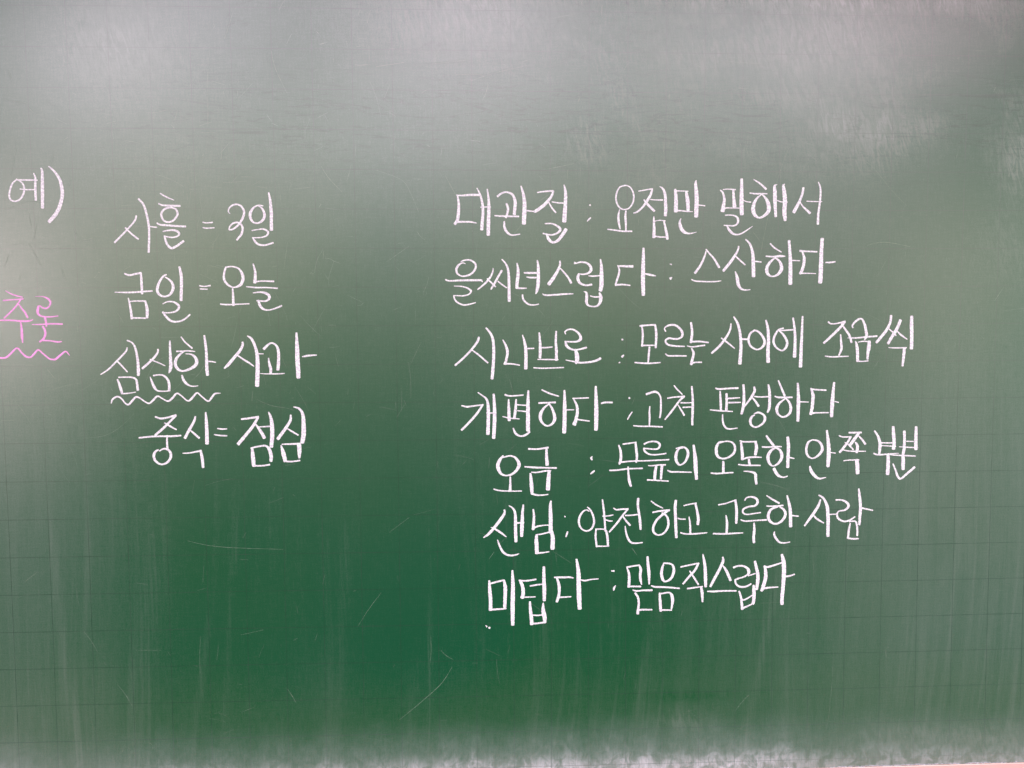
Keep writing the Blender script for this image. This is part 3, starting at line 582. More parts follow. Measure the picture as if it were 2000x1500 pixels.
# ---------------------------------------------------------------- chalk writing
# P name|text|colour starts a part, S name a sub-part; other lines are strokes: x z width triples in mm
STROKES = """
P word|예)|white
S syllable
-563.8 796.2 1.6 -569.6 790.6 2.0 -573.3 780.4 2.2 -573.4 772.7 2.2 -569.5 769.2 1.8 -563.9 769.7 2.0 -558.7 773.8 2.4 -555.3 781.5 2.4 -555.5 788.6 2.0 -558.9 793.2 1.6 -564.3 796.5 1.4
-564.3 795.5 1.4 -551.2 795.5 1.8 -538.6 795.3 1.6
-560.3 784.3 1.2 -551.7 783.5 1.4 -542.6 783.5 1.4
-542.6 803.9 1.4 -540.8 797.8 2.4 -541.3 785.6 3.0 -541.3 770.2 2.6
-533.6 810.2 1.4 -532.0 806.5 2.8 -532.5 787.6 3.8 -533.4 760.8 3.8
S parenthesis
-523.7 812.6 1.4 -516.4 805.5 2.6 -510.7 795.8 3.4 -508.5 784.6 4.2 -508.5 775.4 4.2 -512.0 763.1 4.4 -517.5 752.8 4.6 -526.0 743.4 4.4
P word|사흘|white
S syllable
-417.2 751.1 1.8 -419.5 744.7 2.2 -428.5 734.3 2.0 -445.5 717.3 2.4
-431.5 735.9 1.8 -424.6 728.7 2.0 -415.6 721.4 2.0
-413.9 772.2 2.2 -408.0 765.3 2.6 -404.3 752.9 2.6 -402.0 736.4 2.6 -402.3 719.9 2.6 -403.3 704.9 2.6
-402.3 738.0 1.6 -397.7 737.1 1.6 -392.0 736.4 1.6
S syllable
-386.5 779.2 1.4 -381.7 776.1 1.8 -376.4 773.4 1.6 -369.5 770.7 0.9
-388.9 766.4 1.6 -384.8 764.4 2.1 -376.7 763.8 2.3 -368.6 763.5 2.5 -362.2 763.4 2.5
-373.2 761.3 1.9 -378.6 760.8 2.3 -384.1 757.2 2.5 -386.0 751.8 2.5 -383.6 745.5 2.3 -378.2 743.0 2.1 -371.9 744.6 2.3 -366.8 750.0 2.5 -365.5 754.5 2.5 -367.8 759.5 2.1 -373.2 761.3 1.9 -377.7 760.8 1.6
-391.7 742.0 1.6 -388.2 739.8 2.1 -378.4 738.9 2.5 -367.6 738.0 2.3 -355.9 737.5 2.3
-384.5 731.2 1.4 -377.7 732.6 2.0 -369.6 732.6 2.5 -364.3 729.2 2.7 -366.2 725.5 2.1 -373.4 723.6 1.8 -383.3 725.4 1.6
-382.9 725.6 1.8 -381.8 721.0 2.5 -379.6 714.7 2.7 -374.8 710.1 2.9 -369.3 711.9 2.7 -363.8 715.6 2.7 -359.0 719.0 2.9
P equals_sign|=|white
-334.1 742.8 1.6 -329.7 742.0 1.4 -322.0 742.6 1.8
-334.3 736.1 1.4 -329.8 735.3 1.6 -319.9 735.9 1.4
P word|3일|white
S digit
-299.7 753.8 1.1 -301.7 756.4 1.2 -300.3 760.9 1.8 -295.7 764.5 2.1 -290.2 765.4 2.1 -284.9 762.7 2.5 -281.8 756.4 2.7 -283.4 749.1 2.9 -287.6 741.9 2.5 -292.8 736.4 2.3 -298.3 733.5 2.0 -301.4 733.5 1.8
-301.4 733.7 1.8 -300.4 737.3 1.8 -296.3 741.4 2.1 -290.8 742.6 2.3 -286.3 740.5 2.3 -284.2 735.5 2.7 -285.7 728.2 2.7 -291.8 720.5 2.3
S syllable
-257.7 763.5 1.3 -263.1 764.4 1.4 -269.5 761.4 2.3 -274.0 754.6 3.6 -273.9 748.2 3.2 -270.9 743.2 2.3 -265.9 741.7 2.0 -260.0 744.1 2.9 -256.2 750.0 3.4 -257.0 756.4 2.9 -260.4 761.8 2.0 -264.0 763.6 1.3
-250.2 780.4 1.8 -248.6 770.9 3.0 -247.5 754.6 4.1 -247.7 743.7 3.9 -247.7 733.0 4.1
-272.5 732.3 1.3 -265.7 733.5 1.4 -257.5 734.1 2.0 -252.1 730.5 2.5 -254.0 726.0 2.2 -261.4 723.5 1.6 -272.3 723.2 1.3
-271.8 723.5 1.4 -268.7 718.2 2.7 -264.3 714.6 2.5 -257.1 713.7 2.2 -251.6 715.0 2.0 -245.9 716.8 2.2
P word|금일|white
S syllable
-434.5 678.0 1.8 -428.8 675.9 2.3 -421.2 677.4 2.3 -413.6 678.9 2.3
-414.0 678.9 2.5 -413.5 666.3 3.0 -413.4 652.2 2.8
-447.4 654.3 1.1 -427.8 654.0 2.1 -410.4 655.1 2.1 -400.3 655.7 1.8
-430.9 647.0 1.1 -428.9 637.0 2.5 -427.2 620.5 3.0
-429.3 642.6 1.4 -418.9 643.1 1.6 -409.0 642.8 2.3
-409.4 642.8 2.1 -407.6 632.2 3.7 -408.0 621.6 3.0
-427.5 621.5 2.1 -418.4 621.4 1.8 -409.7 621.0 1.8
S syllable
-381.9 676.5 1.6 -386.0 674.4 2.3 -391.5 666.2 3.0 -394.1 656.9 3.5 -391.4 651.0 2.8 -385.0 648.6 2.1 -378.0 651.5 2.8 -374.0 659.1 3.7 -375.2 666.2 3.0 -379.7 670.9 2.1 -383.7 673.5 1.4
-365.3 686.3 2.5 -363.3 674.4 3.7 -363.6 659.1 3.7 -364.5 643.8 3.7
-387.7 639.2 1.2 -381.8 641.9 1.6 -373.6 641.5 2.1 -367.4 636.2 3.0 -370.5 630.3 2.3 -378.7 628.0 1.6 -388.6 628.0 1.6
-388.0 629.2 1.6 -384.7 623.9 2.8 -377.9 617.4 2.8 -369.8 616.5 2.1 -361.5 619.1 2.1 -353.7 625.5 1.9
P equals_sign|=|white
-340.7 662.3 1.6 -334.6 661.4 1.4 -327.0 662.5 1.9
-340.0 658.2 1.6 -330.7 657.8 1.4
P word|오늘|white
S syllable
-307.0 684.8 2.3 -309.1 677.8 2.5 -309.0 669.5 3.0 -304.3 663.1 2.5 -297.3 660.1 1.6 -289.1 663.0 3.5 -285.4 670.1 3.9 -286.4 677.7 3.2 -290.9 684.2 2.1 -299.0 686.6 1.8 -307.2 685.7 1.8
-298.8 658.9 1.6 -298.5 649.5 2.8 -298.3 637.1 3.3
-314.8 638.7 1.6 -306.1 638.0 1.9 -289.7 638.6 1.4 -278.2 639.0 1.4
S syllable
-272.0 690.0 1.6 -269.6 678.9 3.0 -270.5 665.9 4.0
-271.4 666.9 2.1 -260.9 668.0 1.6 -246.2 667.6 2.3
-281.5 661.0 1.2 -270.4 659.8 1.9 -256.4 659.7 1.6 -241.7 658.7 1.9
-272.9 652.9 1.4 -263.5 653.9 2.1 -255.4 651.7 3.3 -252.2 647.0 3.5 -256.8 642.5 2.1 -268.5 642.9 1.6
-266.4 643.5 2.3 -264.5 636.4 3.3 -259.4 631.6 2.3 -252.3 631.0 1.6 -244.1 633.3 1.9 -236.9 636.3 2.1
P word|심심한|white
S syllable
-434.4 583.4 1.5 -435.9 579.1 2.0 -441.5 572.8 2.2 -449.5 565.0 2.2 -459.2 555.6 1.9 -469.1 549.2 1.2
-447.2 565.8 1.9 -442.0 560.2 2.0 -435.2 552.2 1.5
-434.0 592.7 1.8 -428.5 590.1 1.8 -424.8 584.6 2.5 -422.8 575.9 2.8 -421.5 564.8 3.2 -421.2 553.7 3.9 -421.6 547.8 3.4
-448.1 542.8 1.7 -446.2 537.3 2.9 -444.2 530.1 3.3 -442.8 524.2 2.6
-446.5 545.4 1.7 -437.8 545.5 1.7 -430.0 545.2 1.9 -424.7 542.7 2.5 -423.4 536.3 2.9 -422.7 528.4 3.0
-443.2 524.2 1.6 -435.4 524.6 1.6 -425.3 526.2 0.8
S syllable
-395.6 581.2 2.2 -396.0 577.3 2.3 -400.4 571.0 2.8 -407.7 563.9 2.8 -416.1 556.5 2.8
-406.0 568.3 1.4 -400.6 565.9 1.5 -393.7 563.0 1.4 -387.2 559.8 1.1
-380.2 591.8 1.9 -380.3 581.2 2.8 -380.1 569.3 3.6 -380.0 559.8 4.2 -381.1 554.2 3.6 -382.8 550.4 1.1
-406.7 545.7 0.8 -404.6 539.3 2.6 -401.7 532.2 3.3 -397.9 527.8 1.9 -390.2 526.9 1.4 -381.9 527.6 1.4
-402.4 547.3 1.9 -395.7 548.2 1.7 -389.5 547.2 2.3 -384.2 541.6 3.0 -382.8 534.4 3.1 -383.1 528.0 3.1
S syllable
-365.8 596.9 1.5 -361.7 590.9 1.9 -357.2 586.6 1.9 -352.2 582.2 2.2
-372.2 578.3 1.9 -365.2 578.5 1.6 -357.4 578.8 1.7 -348.8 578.0 1.1
-362.1 578.3 1.1 -367.6 574.7 2.5 -372.5 569.2 3.3 -374.3 562.1 3.9 -371.3 555.8 3.4 -365.2 552.9 2.2 -356.5 555.3 3.1 -349.4 559.6 4.0 -346.9 565.1 4.2 -349.0 570.7 3.4 -353.6 574.3 1.9 -360.6 575.1 0.9
-336.4 598.4 2.3 -335.3 588.8 3.0 -334.4 576.9 3.3 -334.4 565.0 3.6 -334.3 554.7 4.1 -333.7 547.5 3.7
-332.8 565.2 1.6 -327.3 564.8 1.6 -322.7 563.8 1.2
-366.3 547.4 2.0 -364.7 542.2 3.0 -361.7 537.4 3.0 -356.4 533.8 1.7 -350.9 533.0 1.4 -346.2 533.7 0.9
P wavy_underline|~|white
-457.0 512.0 1.2 -455.1 517.1 2.2 -448.8 520.5 2.2 -443.4 517.4 1.9 -439.7 512.2 1.7 -435.5 510.0 2.2 -431.1 514.1 2.6 -425.5 519.8 2.3 -420.1 518.0 1.7 -414.8 514.0 1.7 -409.4 511.4 2.0 -404.6 514.7 2.5 -398.2 520.6 2.2 -392.0 517.4 1.6 -385.1 514.1 2.0 -379.5 517.7 2.7 -373.5 524.0 2.0 -367.7 520.7 1.7 -360.1 514.3 1.7 -355.3 516.7 2.7 -348.0 524.4 2.0 -342.7 520.5 1.7 -334.2 513.7 1.9 -329.4 518.0 2.5 -325.0 523.2 2.2 -317.8 523.8 0.6
P word|사과|white
S syllable
-287.9 589.8 2.3 -288.0 585.8 3.0 -291.7 578.6 3.6 -299.2 569.9 3.7 -306.6 561.2 3.9 -312.1 556.0 1.9
-294.8 572.8 1.9 -287.7 567.6 2.0 -280.6 563.2 2.2 -274.3 558.4 1.3
-281.6 597.6 1.3 -277.0 594.5 2.9 -272.9 586.5 3.3 -270.2 576.3 4.0 -269.4 564.6 4.9 -269.6 553.7 5.2 -270.2 542.7 5.2 -270.7 533.0 5.3
-268.5 574.6 1.3 -261.6 574.4 1.0
S syllable
-261.1 580.7 3.6 -256.4 585.3 2.9 -251.2 588.4 2.0 -245.5 585.6 2.6 -242.8 579.7 3.4 -242.4 571.7 3.6 -242.8 561.5 3.9 -243.7 553.6 3.9
-255.3 568.9 1.3 -254.4 561.6 3.0 -252.7 554.3 3.7 -253.2 548.6 2.7
-266.6 549.1 0.6 -259.4 548.5 1.2 -244.9 548.4 1.6 -235.2 548.9 1.0
-218.9 601.3 2.4 -218.6 589.8 3.9 -218.4 578.9 5.2 -218.2 564.3 5.5 -217.7 553.3 5.5 -217.6 543.3 4.9
-212.0 570.4 1.2 -206.9 571.3 2.6 -201.1 572.0 2.2 -193.5 572.4 1.4
P word|중식|white
S syllable
-401.9 494.0 1.9 -394.9 491.6 2.3 -385.5 493.0 2.3 -375.4 495.7 2.8
-375.8 495.0 2.8 -383.3 487.6 2.8 -393.0 478.1 3.1 -402.6 470.1 2.8
-390.4 485.9 1.4 -383.5 481.6 2.3 -375.4 477.0 1.6
-423.3 466.7 1.9 -409.8 468.1 2.1 -395.7 468.5 2.1 -381.6 468.4 2.4 -369.8 469.2 1.9
-387.4 469.7 1.4 -387.9 461.2 2.4 -387.6 452.2 2.6
-398.0 449.3 1.4 -391.5 452.3 2.1 -385.1 449.2 2.8 -383.6 441.9 3.3 -387.9 434.7 2.8 -395.6 431.8 2.1 -402.6 435.5 2.8 -405.3 442.2 3.3 -403.4 448.2 2.8 -399.2 450.8 1.9
S syllable
-350.8 493.9 1.9 -352.8 487.3 3.1 -359.0 476.6 3.5 -364.9 465.8 3.5
-359.0 477.2 1.2 -354.4 472.9 2.4 -346.6 465.6 2.6
-337.4 499.2 1.9 -336.9 486.0 3.8 -336.7 472.7 4.5 -336.8 458.3 4.7
-368.1 446.0 1.2 -358.7 446.5 1.7 -345.6 449.0 2.4
-345.4 449.7 2.8 -343.6 439.0 3.8 -342.7 427.2 3.1
P equals_sign|=|white
-323.0 478.0 1.4 -317.7 477.1 1.9 -310.9 477.3 1.4
-327.3 470.0 1.4 -319.1 468.7 1.9 -311.1 468.3 1.7
P word|점심|white
S syllable
-292.0 489.8 2.1 -281.9 490.9 2.4 -270.0 492.6 2.6
-270.6 492.0 3.1 -277.4 480.6 3.6 -287.2 468.6 4.0 -296.9 457.3 4.3
-274.4 483.6 1.9 -268.1 474.5 3.6 -263.0 465.0 4.3
-272.1 479.3 1.2 -254.9 480.1 1.9
-256.9 498.7 1.4 -254.1 491.2 3.6 -252.6 476.7 5.2 -253.3 463.4 5.0 -254.4 453.2 4.5
-279.0 451.6 2.6 -278.4 440.7 5.0 -277.5 428.3 4.5
-280.7 451.6 1.9 -272.2 453.7 2.1 -261.5 454.5 2.4 -256.8 449.0 4.1 -254.9 440.5 4.5 -255.4 434.4 3.8
-277.5 428.6 2.1 -266.8 428.5 1.9 -257.0 429.8 2.2
S syllable
-228.5 494.6 1.9 -229.2 487.4 3.3 -236.0 476.6 3.8 -245.8 463.4 4.1
-233.6 477.1 1.2 -227.8 473.4 2.1 -219.3 468.2 1.9
-224.5 505.1 1.2 -217.6 502.9 2.6 -213.0 495.6 3.8 -212.1 482.4 5.2 -212.4 469.1 5.7 -214.4 458.2 5.0
-241.8 454.8 1.7 -239.1 445.1 5.0 -236.9 434.2 4.8
-240.6 456.4 1.4 -230.5 456.5 2.1 -216.8 457.0 2.4
-218.6 456.4 5.3 -218.2 447.3 5.3 -218.6 438.2 2.6
-238.1 434.4 2.4 -228.6 433.5 1.9 -217.9 434.9 1.9
P word|추론|pink
S syllable
-583.5 656.5 0.8 -577.2 652.7 1.3 -570.5 650.3 1.5 -563.0 648.4 1.2
-587.1 644.3 1.7 -577.5 645.1 1.3 -570.7 645.4 1.5 -562.0 646.3 1.7
-565.3 645.4 1.7 -571.1 637.5 1.9 -578.2 629.9 1.9 -587.0 621.9 1.7
-568.3 639.9 1.1 -564.4 634.0 2.0 -560.6 628.8 2.2 -557.5 622.3 2.2
-592.9 619.2 1.7 -578.7 619.1 1.9 -565.1 618.0 2.2 -556.9 618.1 2.2 -551.1 619.7 0.9
-566.6 617.3 1.2 -565.8 609.7 2.2 -565.6 599.2 3.0 -565.1 590.5 1.1
S syllable
-546.8 649.4 0.4 -538.0 649.1 0.9 -532.0 646.7 2.2 -528.4 642.2 2.3 -529.9 637.3 1.9 -533.8 634.2 1.9 -538.6 634.9 1.9 -541.2 637.2 1.5 -544.3 636.8 1.5
-543.6 637.0 2.3 -544.8 631.1 3.2 -544.3 627.0 2.6 -540.4 624.2 2.0 -534.3 623.3 1.6 -526.7 623.5 1.5 -519.6 624.4 1.2
-536.0 622.1 2.6 -534.9 616.5 2.4 -534.7 611.3 1.8
-552.4 613.7 0.9 -541.5 613.7 1.5 -527.8 614.4 1.8 -514.5 614.0 1.8
-539.2 611.3 2.3 -536.7 606.1 2.4 -536.5 601.2 2.6 -538.8 595.6 2.6 -543.9 591.6 2.0
-539.2 593.2 2.0 -530.7 592.8 1.5 -521.9 591.3 2.0 -516.3 591.7 1.0
P wavy_underline|~|pink
-595.0 571.4 2.0 -587.5 571.5 2.2 -581.2 576.3 2.4 -572.7 583.6 2.0 -566.8 577.6 1.9 -561.6 572.7 2.3 -556.1 572.0 1.9 -551.9 575.8 2.4 -546.2 581.2 2.0 -540.9 576.8 1.8 -533.0 570.1 1.9 -528.9 568.9 1.9 -524.8 569.3 2.5 -519.2 573.9 2.5 -512.4 579.1 1.8 -509.4 576.9 1.2 -507.2 573.8 0.5
P word|대관절|white
S syllable
-10.8 777.5 1.5 -3.9 777.0 2.1 6.6 777.8 2.7 19.3 777.8 2.9
-9.4 776.4 1.9 -8.0 766.5 3.1 -8.6 754.0 4.0 -10.0 745.6 3.8 -13.4 740.6 3.4
-10.6 743.3 2.5 0.0 743.5 2.1 7.4 743.3 2.1 14.8 741.9 1.1
15.6 786.4 1.3 19.3 779.1 2.1 22.2 768.6 2.9 23.2 756.1 3.4 22.2 743.5 3.8 21.4 733.5 4.0
28.8 785.2 1.5 30.4 773.9 2.7 30.8 760.3 4.0 30.2 743.5 4.4 29.9 726.7 4.4
20.2 762.2 1.3 27.6 762.4 1.3 33.2 762.4 1.3
S syllable
42.0 776.0 2.7 47.9 780.2 2.3 54.2 781.4 2.1 61.6 778.1 2.9 64.8 769.7 3.8 64.5 761.4 4.0 63.6 753.0 4.0
53.6 766.8 2.5 55.7 759.3 2.9 52.8 748.8 2.3
38.2 751.4 1.5 48.8 750.7 2.1 69.5 750.4 2.1
50.7 744.0 1.9 51.0 736.2 3.0 54.5 729.9 3.0 60.3 726.5 1.9 71.0 727.7 1.3
72.5 789.1 1.7 75.4 779.2 3.4 77.0 766.6 4.8 76.6 753.0 5.3 76.1 741.2 5.1
79.1 758.0 1.9 87.0 757.0 1.7
S syllable
93.7 781.1 1.5 103.0 782.4 1.9 114.2 783.2 2.1
114.5 782.9 2.1 111.5 775.6 3.2 105.1 767.7 4.0 97.7 761.4 4.2 90.2 756.7 3.6 87.9 757.0 1.3
108.3 768.8 1.3 112.6 761.4 2.1 117.7 755.3 1.9
112.6 769.0 1.3 121.1 767.9 1.7 127.5 767.5 1.7
128.4 790.8 1.3 130.2 781.4 3.6 130.2 768.8 4.4 129.4 756.2 5.1 128.6 743.9 5.3
103.5 741.2 1.5 113.6 740.9 1.9 122.2 736.2 3.0 123.2 732.5 3.2 119.0 728.8 2.3 111.5 726.7 1.9 100.8 728.6 1.7
105.9 727.2 2.3 108.5 720.9 3.8 113.6 717.0 2.8 120.0 719.3 3.6 125.4 725.6 4.2 130.9 733.8 4.5
P colon|:|white
161.7 765.0 2.1 162.7 765.0 2.3
158.5 744.1 0.9 160.6 746.5 2.1 163.0 748.8 1.5
P word|요점만|white
S syllable
207.0 790.2 1.8 200.8 787.9 1.7 197.0 780.7 2.0 196.1 772.4 2.0 198.6 764.8 2.0 203.2 760.3 1.7 207.9 759.4 1.5 214.0 761.8 1.8 218.6 769.4 2.1 219.2 778.5 2.0 216.2 786.0 1.7 211.6 789.8 1.5 207.0 790.2 1.7
200.9 759.5 0.9 199.4 751.9 2.6 199.9 742.8 2.8 201.7 734.3 1.7
209.2 757.6 1.8 208.5 750.4 2.8 209.1 742.1 2.6 209.2 732.6 1.8
185.2 733.9 1.5 195.7 732.6 1.8 204.9 731.4 2.0 217.1 731.4 2.0
S syllable
225.5 783.0 1.2 234.0 784.5 1.4 243.8 786.1 1.7
243.6 786.1 1.8 241.7 779.3 3.1 237.1 770.9 3.2 231.0 762.6 2.6 224.1 756.5 2.1 219.1 754.8 1.2
232.7 772.1 1.7 238.0 765.6 3.2 246.5 757.4 2.9
241.0 772.4 0.9 247.2 771.8 1.4 257.2 771.7 1.7
253.2 789.0 0.9 257.5 786.1 2.6 260.3 779.3 3.4 261.0 768.7 3.7 261.4 759.6 4.3 260.9 751.6 3.9
245.8 750.3 1.4 246.0 742.9 2.8 246.3 733.0 3.7 246.0 723.5 4.2
247.0 744.4 0.9 253.6 745.5 1.2 260.9 744.8 1.4
259.0 745.1 1.9 261.0 736.8 2.8 263.0 727.6 3.6 263.9 721.1 3.1
246.8 725.3 1.5 253.0 724.0 1.7 263.1 723.7 1.5
S syllable
273.6 785.4 2.8 274.4 778.6 4.0 274.9 768.7 4.9 274.6 756.9 5.1
274.9 783.5 1.4 281.9 783.3 1.4 290.8 783.0 1.2
288.1 782.8 2.8 289.5 774.8 4.6 290.4 767.2 4.8 290.8 757.9 3.9
275.2 758.1 2.3 282.1 757.9 1.7 289.9 756.9 1.5 296.9 756.7 0.9
301.1 796.9 1.1 300.4 793.0 3.4 301.3 782.4 4.9 302.0 771.0 5.4 301.7 759.6 5.4 301.5 750.3 5.1
304.6 765.3 1.5 313.1 764.3 1.5
281.5 747.8 0.8 280.0 742.9 2.9 281.6 736.0 4.5 285.5 730.7 4.0 291.0 728.5 2.2 296.4 728.8 1.5 302.2 730.3 0.5
P word|말해서|white
S syllable
333.0 784.5 1.5 336.3 781.5 2.3 338.5 773.5 3.1 337.7 765.6 4.4 336.5 757.5 5.5
336.7 785.3 1.1 341.9 785.8 1.1 348.4 785.6 1.5 353.3 785.1 1.5
350.1 785.1 2.7 351.1 773.6 3.6 352.2 763.2 4.9
339.0 760.0 1.5 340.6 761.5 1.5 349.6 761.5 1.3 359.4 761.3 1.3
361.0 798.9 3.4 361.2 789.4 4.0 361.3 777.5 5.0 361.3 765.6 5.3 361.9 753.3 5.0
364.5 771.2 1.1 368.2 769.6 1.3 373.7 769.1 1.3
340.0 752.1 1.5 348.1 752.3 1.5 354.6 750.5 2.3 357.1 746.5 2.9 356.4 741.8 2.4 352.4 738.6 1.9 345.8 738.6 1.6 338.5 739.0 1.3
342.6 738.2 1.8 345.5 733.0 3.2 350.0 728.6 2.9 355.0 727.0 2.0 361.5 728.2 1.8 368.7 732.6 1.5 376.4 737.8 0.7
S syllable
377.1 798.3 1.1 383.3 794.6 2.1 389.0 790.3 2.3 393.6 785.9 2.8
372.1 780.9 1.5 378.6 780.0 1.9 386.8 780.0 1.9 395.3 780.0 1.3
388.0 779.2 1.1 382.0 774.4 2.6 378.0 767.2 4.1 376.9 759.3 5.2 379.0 752.9 4.5 384.8 748.9 2.4 391.3 751.3 3.3 396.9 756.9 4.7 397.6 763.3 5.2 395.5 770.4 4.2 391.7 776.0 2.6 388.0 779.2 1.1
408.2 791.8 0.5 404.9 790.3 2.9 405.3 781.6 4.9 405.7 769.7 4.7 406.3 759.3 3.9 407.0 750.5 3.6
418.3 792.7 0.5 416.3 791.1 2.9 417.9 781.6 4.9 418.9 769.7 5.4 418.3 757.7 5.4 419.1 749.8 4.9 419.7 745.4 3.6
408.9 771.3 1.3 413.0 769.7 1.3 418.0 769.3 1.1 422.7 769.3 0.7
S syllable
443.2 787.9 2.8 441.9 780.1 2.9 438.4 770.5 3.3 434.4 762.5 4.2 430.9 756.0 4.4
439.2 769.3 1.1 442.6 764.1 2.0 447.6 759.3 2.6 452.6 755.0 3.4
447.8 770.4 1.1 456.4 770.0 1.3 468.3 769.9 0.8
462.9 795.2 1.1 465.7 788.1 2.1 466.1 777.7 2.4 465.1 765.7 2.6 463.7 753.8 2.9 463.4 740.6 3.1
P word|을씨년스럽다|white
S syllable
-0.1 689.7 0.9 -3.9 690.8 1.4 -8.9 687.8 2.6 -11.8 682.5 2.9 -10.5 677.2 2.3 -5.9 674.0 1.8 -0.6 673.8 2.1 7.1 676.4 2.4 12.4 682.5 2.6 13.3 688.5 2.4 9.5 692.7 2.3 4.1 694.6 2.0 -2.0 693.9 1.8 -5.8 692.2 1.2
-25.8 669.3 2.0 -21.2 667.7 1.8 -6.0 668.2 2.4 9.3 668.4 2.6 20.8 668.2 2.3 21.9 666.3 1.1
-14.8 660.9 0.9 -6.8 660.6 1.4 0.8 658.9 1.8 6.9 654.7 2.6 4.6 650.5 1.8 -2.3 648.4 1.7 -8.4 648.4 1.4 -15.7 648.7 1.2
-15.5 648.3 1.5 -13.8 643.0 2.1 -9.3 638.8 2.0 -2.4 636.4 2.0 5.2 637.4 1.7 12.9 639.4 1.2
S syllable
35.9 683.9 1.1 35.4 679.4 1.8 32.3 672.5 2.4 25.3 664.2 2.4 15.7 656.4 1.7
28.0 670.6 1.2 32.2 666.4 2.0 39.1 659.7 1.5
47.2 680.9 2.6 42.2 672.5 2.6 37.6 664.2 2.6 32.9 656.7 2.1
41.8 667.2 1.5 47.5 662.6 1.8 53.3 658.4 1.4
47.3 695.2 1.4 51.5 690.7 2.0 54.9 683.9 2.6 56.2 673.2 3.2 56.5 659.5 3.7 56.6 641.3 3.8
S syllable
67.0 690.3 1.5 68.3 682.3 3.2 68.1 673.2 4.1 67.1 665.6 4.0 66.7 658.0 4.1
65.9 658.0 2.0 72.1 657.8 2.1 79.4 657.9 1.1
76.3 677.9 1.8 82.1 677.6 2.6 92.9 677.7 2.3
79.4 672.4 1.2 83.6 671.7 2.0 92.5 671.6 2.1
93.4 694.1 1.5 94.6 686.1 3.2 94.8 674.7 4.1 94.4 663.2 4.4 93.0 655.2 3.5 91.4 650.6 1.4
74.0 649.5 1.7 74.7 644.2 2.3 78.1 639.6 2.3 83.5 636.5 2.0 89.7 636.1 1.5 95.1 637.2 1.4
S syllable
123.0 692.9 2.1 123.0 687.8 2.6 120.0 680.4 3.4 114.4 671.1 4.3 108.3 662.9 4.7
123.3 683.6 1.5 128.5 678.0 2.1 134.1 671.1 2.4 137.7 664.4 3.0
100.3 650.5 1.1 104.0 648.8 2.1 117.2 649.2 2.2 129.4 650.1 2.1 140.2 650.4 1.3
S syllable
142.0 690.4 3.0 144.4 690.1 1.5 150.0 691.5 2.1 157.5 690.5 2.4 162.7 686.3 3.2 163.7 681.2 3.7 160.4 677.5 2.6 153.8 675.7 1.9 147.2 676.4 1.5
147.7 675.7 3.0 146.3 671.0 3.9 149.1 664.5 3.2 156.7 661.5 2.3 164.7 662.4 2.6
160.4 673.8 1.1 165.1 673.3 1.9 175.4 673.9 1.7
176.1 695.0 1.7 177.3 684.9 3.8 177.5 672.8 5.1 177.4 661.6 5.3 176.0 654.5 4.7
154.3 653.3 0.8 157.6 651.9 2.6 158.1 645.8 3.6 157.8 639.3 3.4 160.5 635.1 2.3 167.1 633.7 1.7 172.7 635.0 2.5 176.0 640.2 4.0 176.5 646.7 4.3 174.8 651.6 2.1
162.8 647.7 1.3 168.0 646.3 1.7 177.9 646.5 1.9
S syllable
200.8 686.3 2.1 210.3 686.0 2.8 218.6 685.8 3.2
198.9 687.2 1.5 200.9 680.2 2.3 199.0 671.8 2.6 195.8 662.3 2.1
195.8 661.6 2.4 204.7 662.3 2.1 215.1 661.1 1.5
232.5 709.5 2.6 232.4 696.0 4.1 232.2 682.0 4.9 232.1 668.0 5.1 232.7 648.6 4.4
234.9 676.2 1.3 240.6 675.0 2.8 248.9 673.4 1.3
P colon|:|white
267.4 688.9 0.8 269.8 688.2 1.7
270.4 671.5 1.1 268.1 669.8 3.6
P word|스산하다|white
S syllable
315.4 705.9 1.4 312.2 695.9 2.6 307.3 685.9 2.8 300.7 676.9 3.1
315.1 707.9 1.6 319.3 702.9 2.0 326.5 694.8 2.4 332.8 684.3 2.9
296.2 668.7 1.2 301.4 666.6 1.8 314.6 665.8 1.6 327.9 665.8 1.6 335.5 666.8 1.0
S syllable
358.4 711.8 2.0 357.0 705.8 2.4 351.0 695.8 3.5 345.0 687.8 3.5 338.4 679.8 3.3
354.5 698.8 1.6 360.2 693.8 2.0 367.2 687.6 1.8
367.5 720.6 1.8 373.2 714.8 2.6 376.9 703.8 3.7 378.1 690.8 4.5 378.7 672.5 4.7
380.7 692.1 1.8 388.9 691.2 1.4
354.3 678.8 1.2 356.9 670.7 3.9 358.6 661.7 4.1 362.8 656.1 2.5 369.0 654.6 1.6 374.6 655.1 1.0
S syllable
400.3 715.3 1.8 406.0 709.8 2.0 415.3 704.2 1.4
394.9 698.8 1.8 404.1 698.2 2.0 414.4 698.9 2.9 420.5 698.7 1.2
407.2 696.7 1.4 400.2 690.7 3.3 396.2 682.7 4.3 397.8 675.6 3.7 403.5 672.4 1.8 410.7 674.6 3.1 415.7 681.6 4.7 414.5 689.7 3.5 410.3 694.7 2.3 406.7 696.7 1.6
425.3 719.0 3.3 426.6 705.7 3.9 427.7 690.7 4.7 427.9 675.6 5.1 428.0 662.5 5.1
429.9 693.2 1.6 440.2 692.9 1.2
S syllable
440.1 705.7 2.7 448.1 705.2 2.1 463.1 704.5 1.9
443.0 705.2 1.8 446.0 696.7 3.5 445.4 687.6 3.9 443.5 680.6 3.9 440.7 675.9 2.9
440.0 676.4 1.9 446.7 676.3 1.6 461.9 676.0 1.0
469.6 721.5 4.3 468.9 705.7 4.7 468.6 685.6 5.6 468.4 670.4 5.6 468.0 664.2 5.4
475.0 690.4 1.6 481.4 690.6 2.1 487.6 691.4 1.7
P word|시나브로|white
S syllable
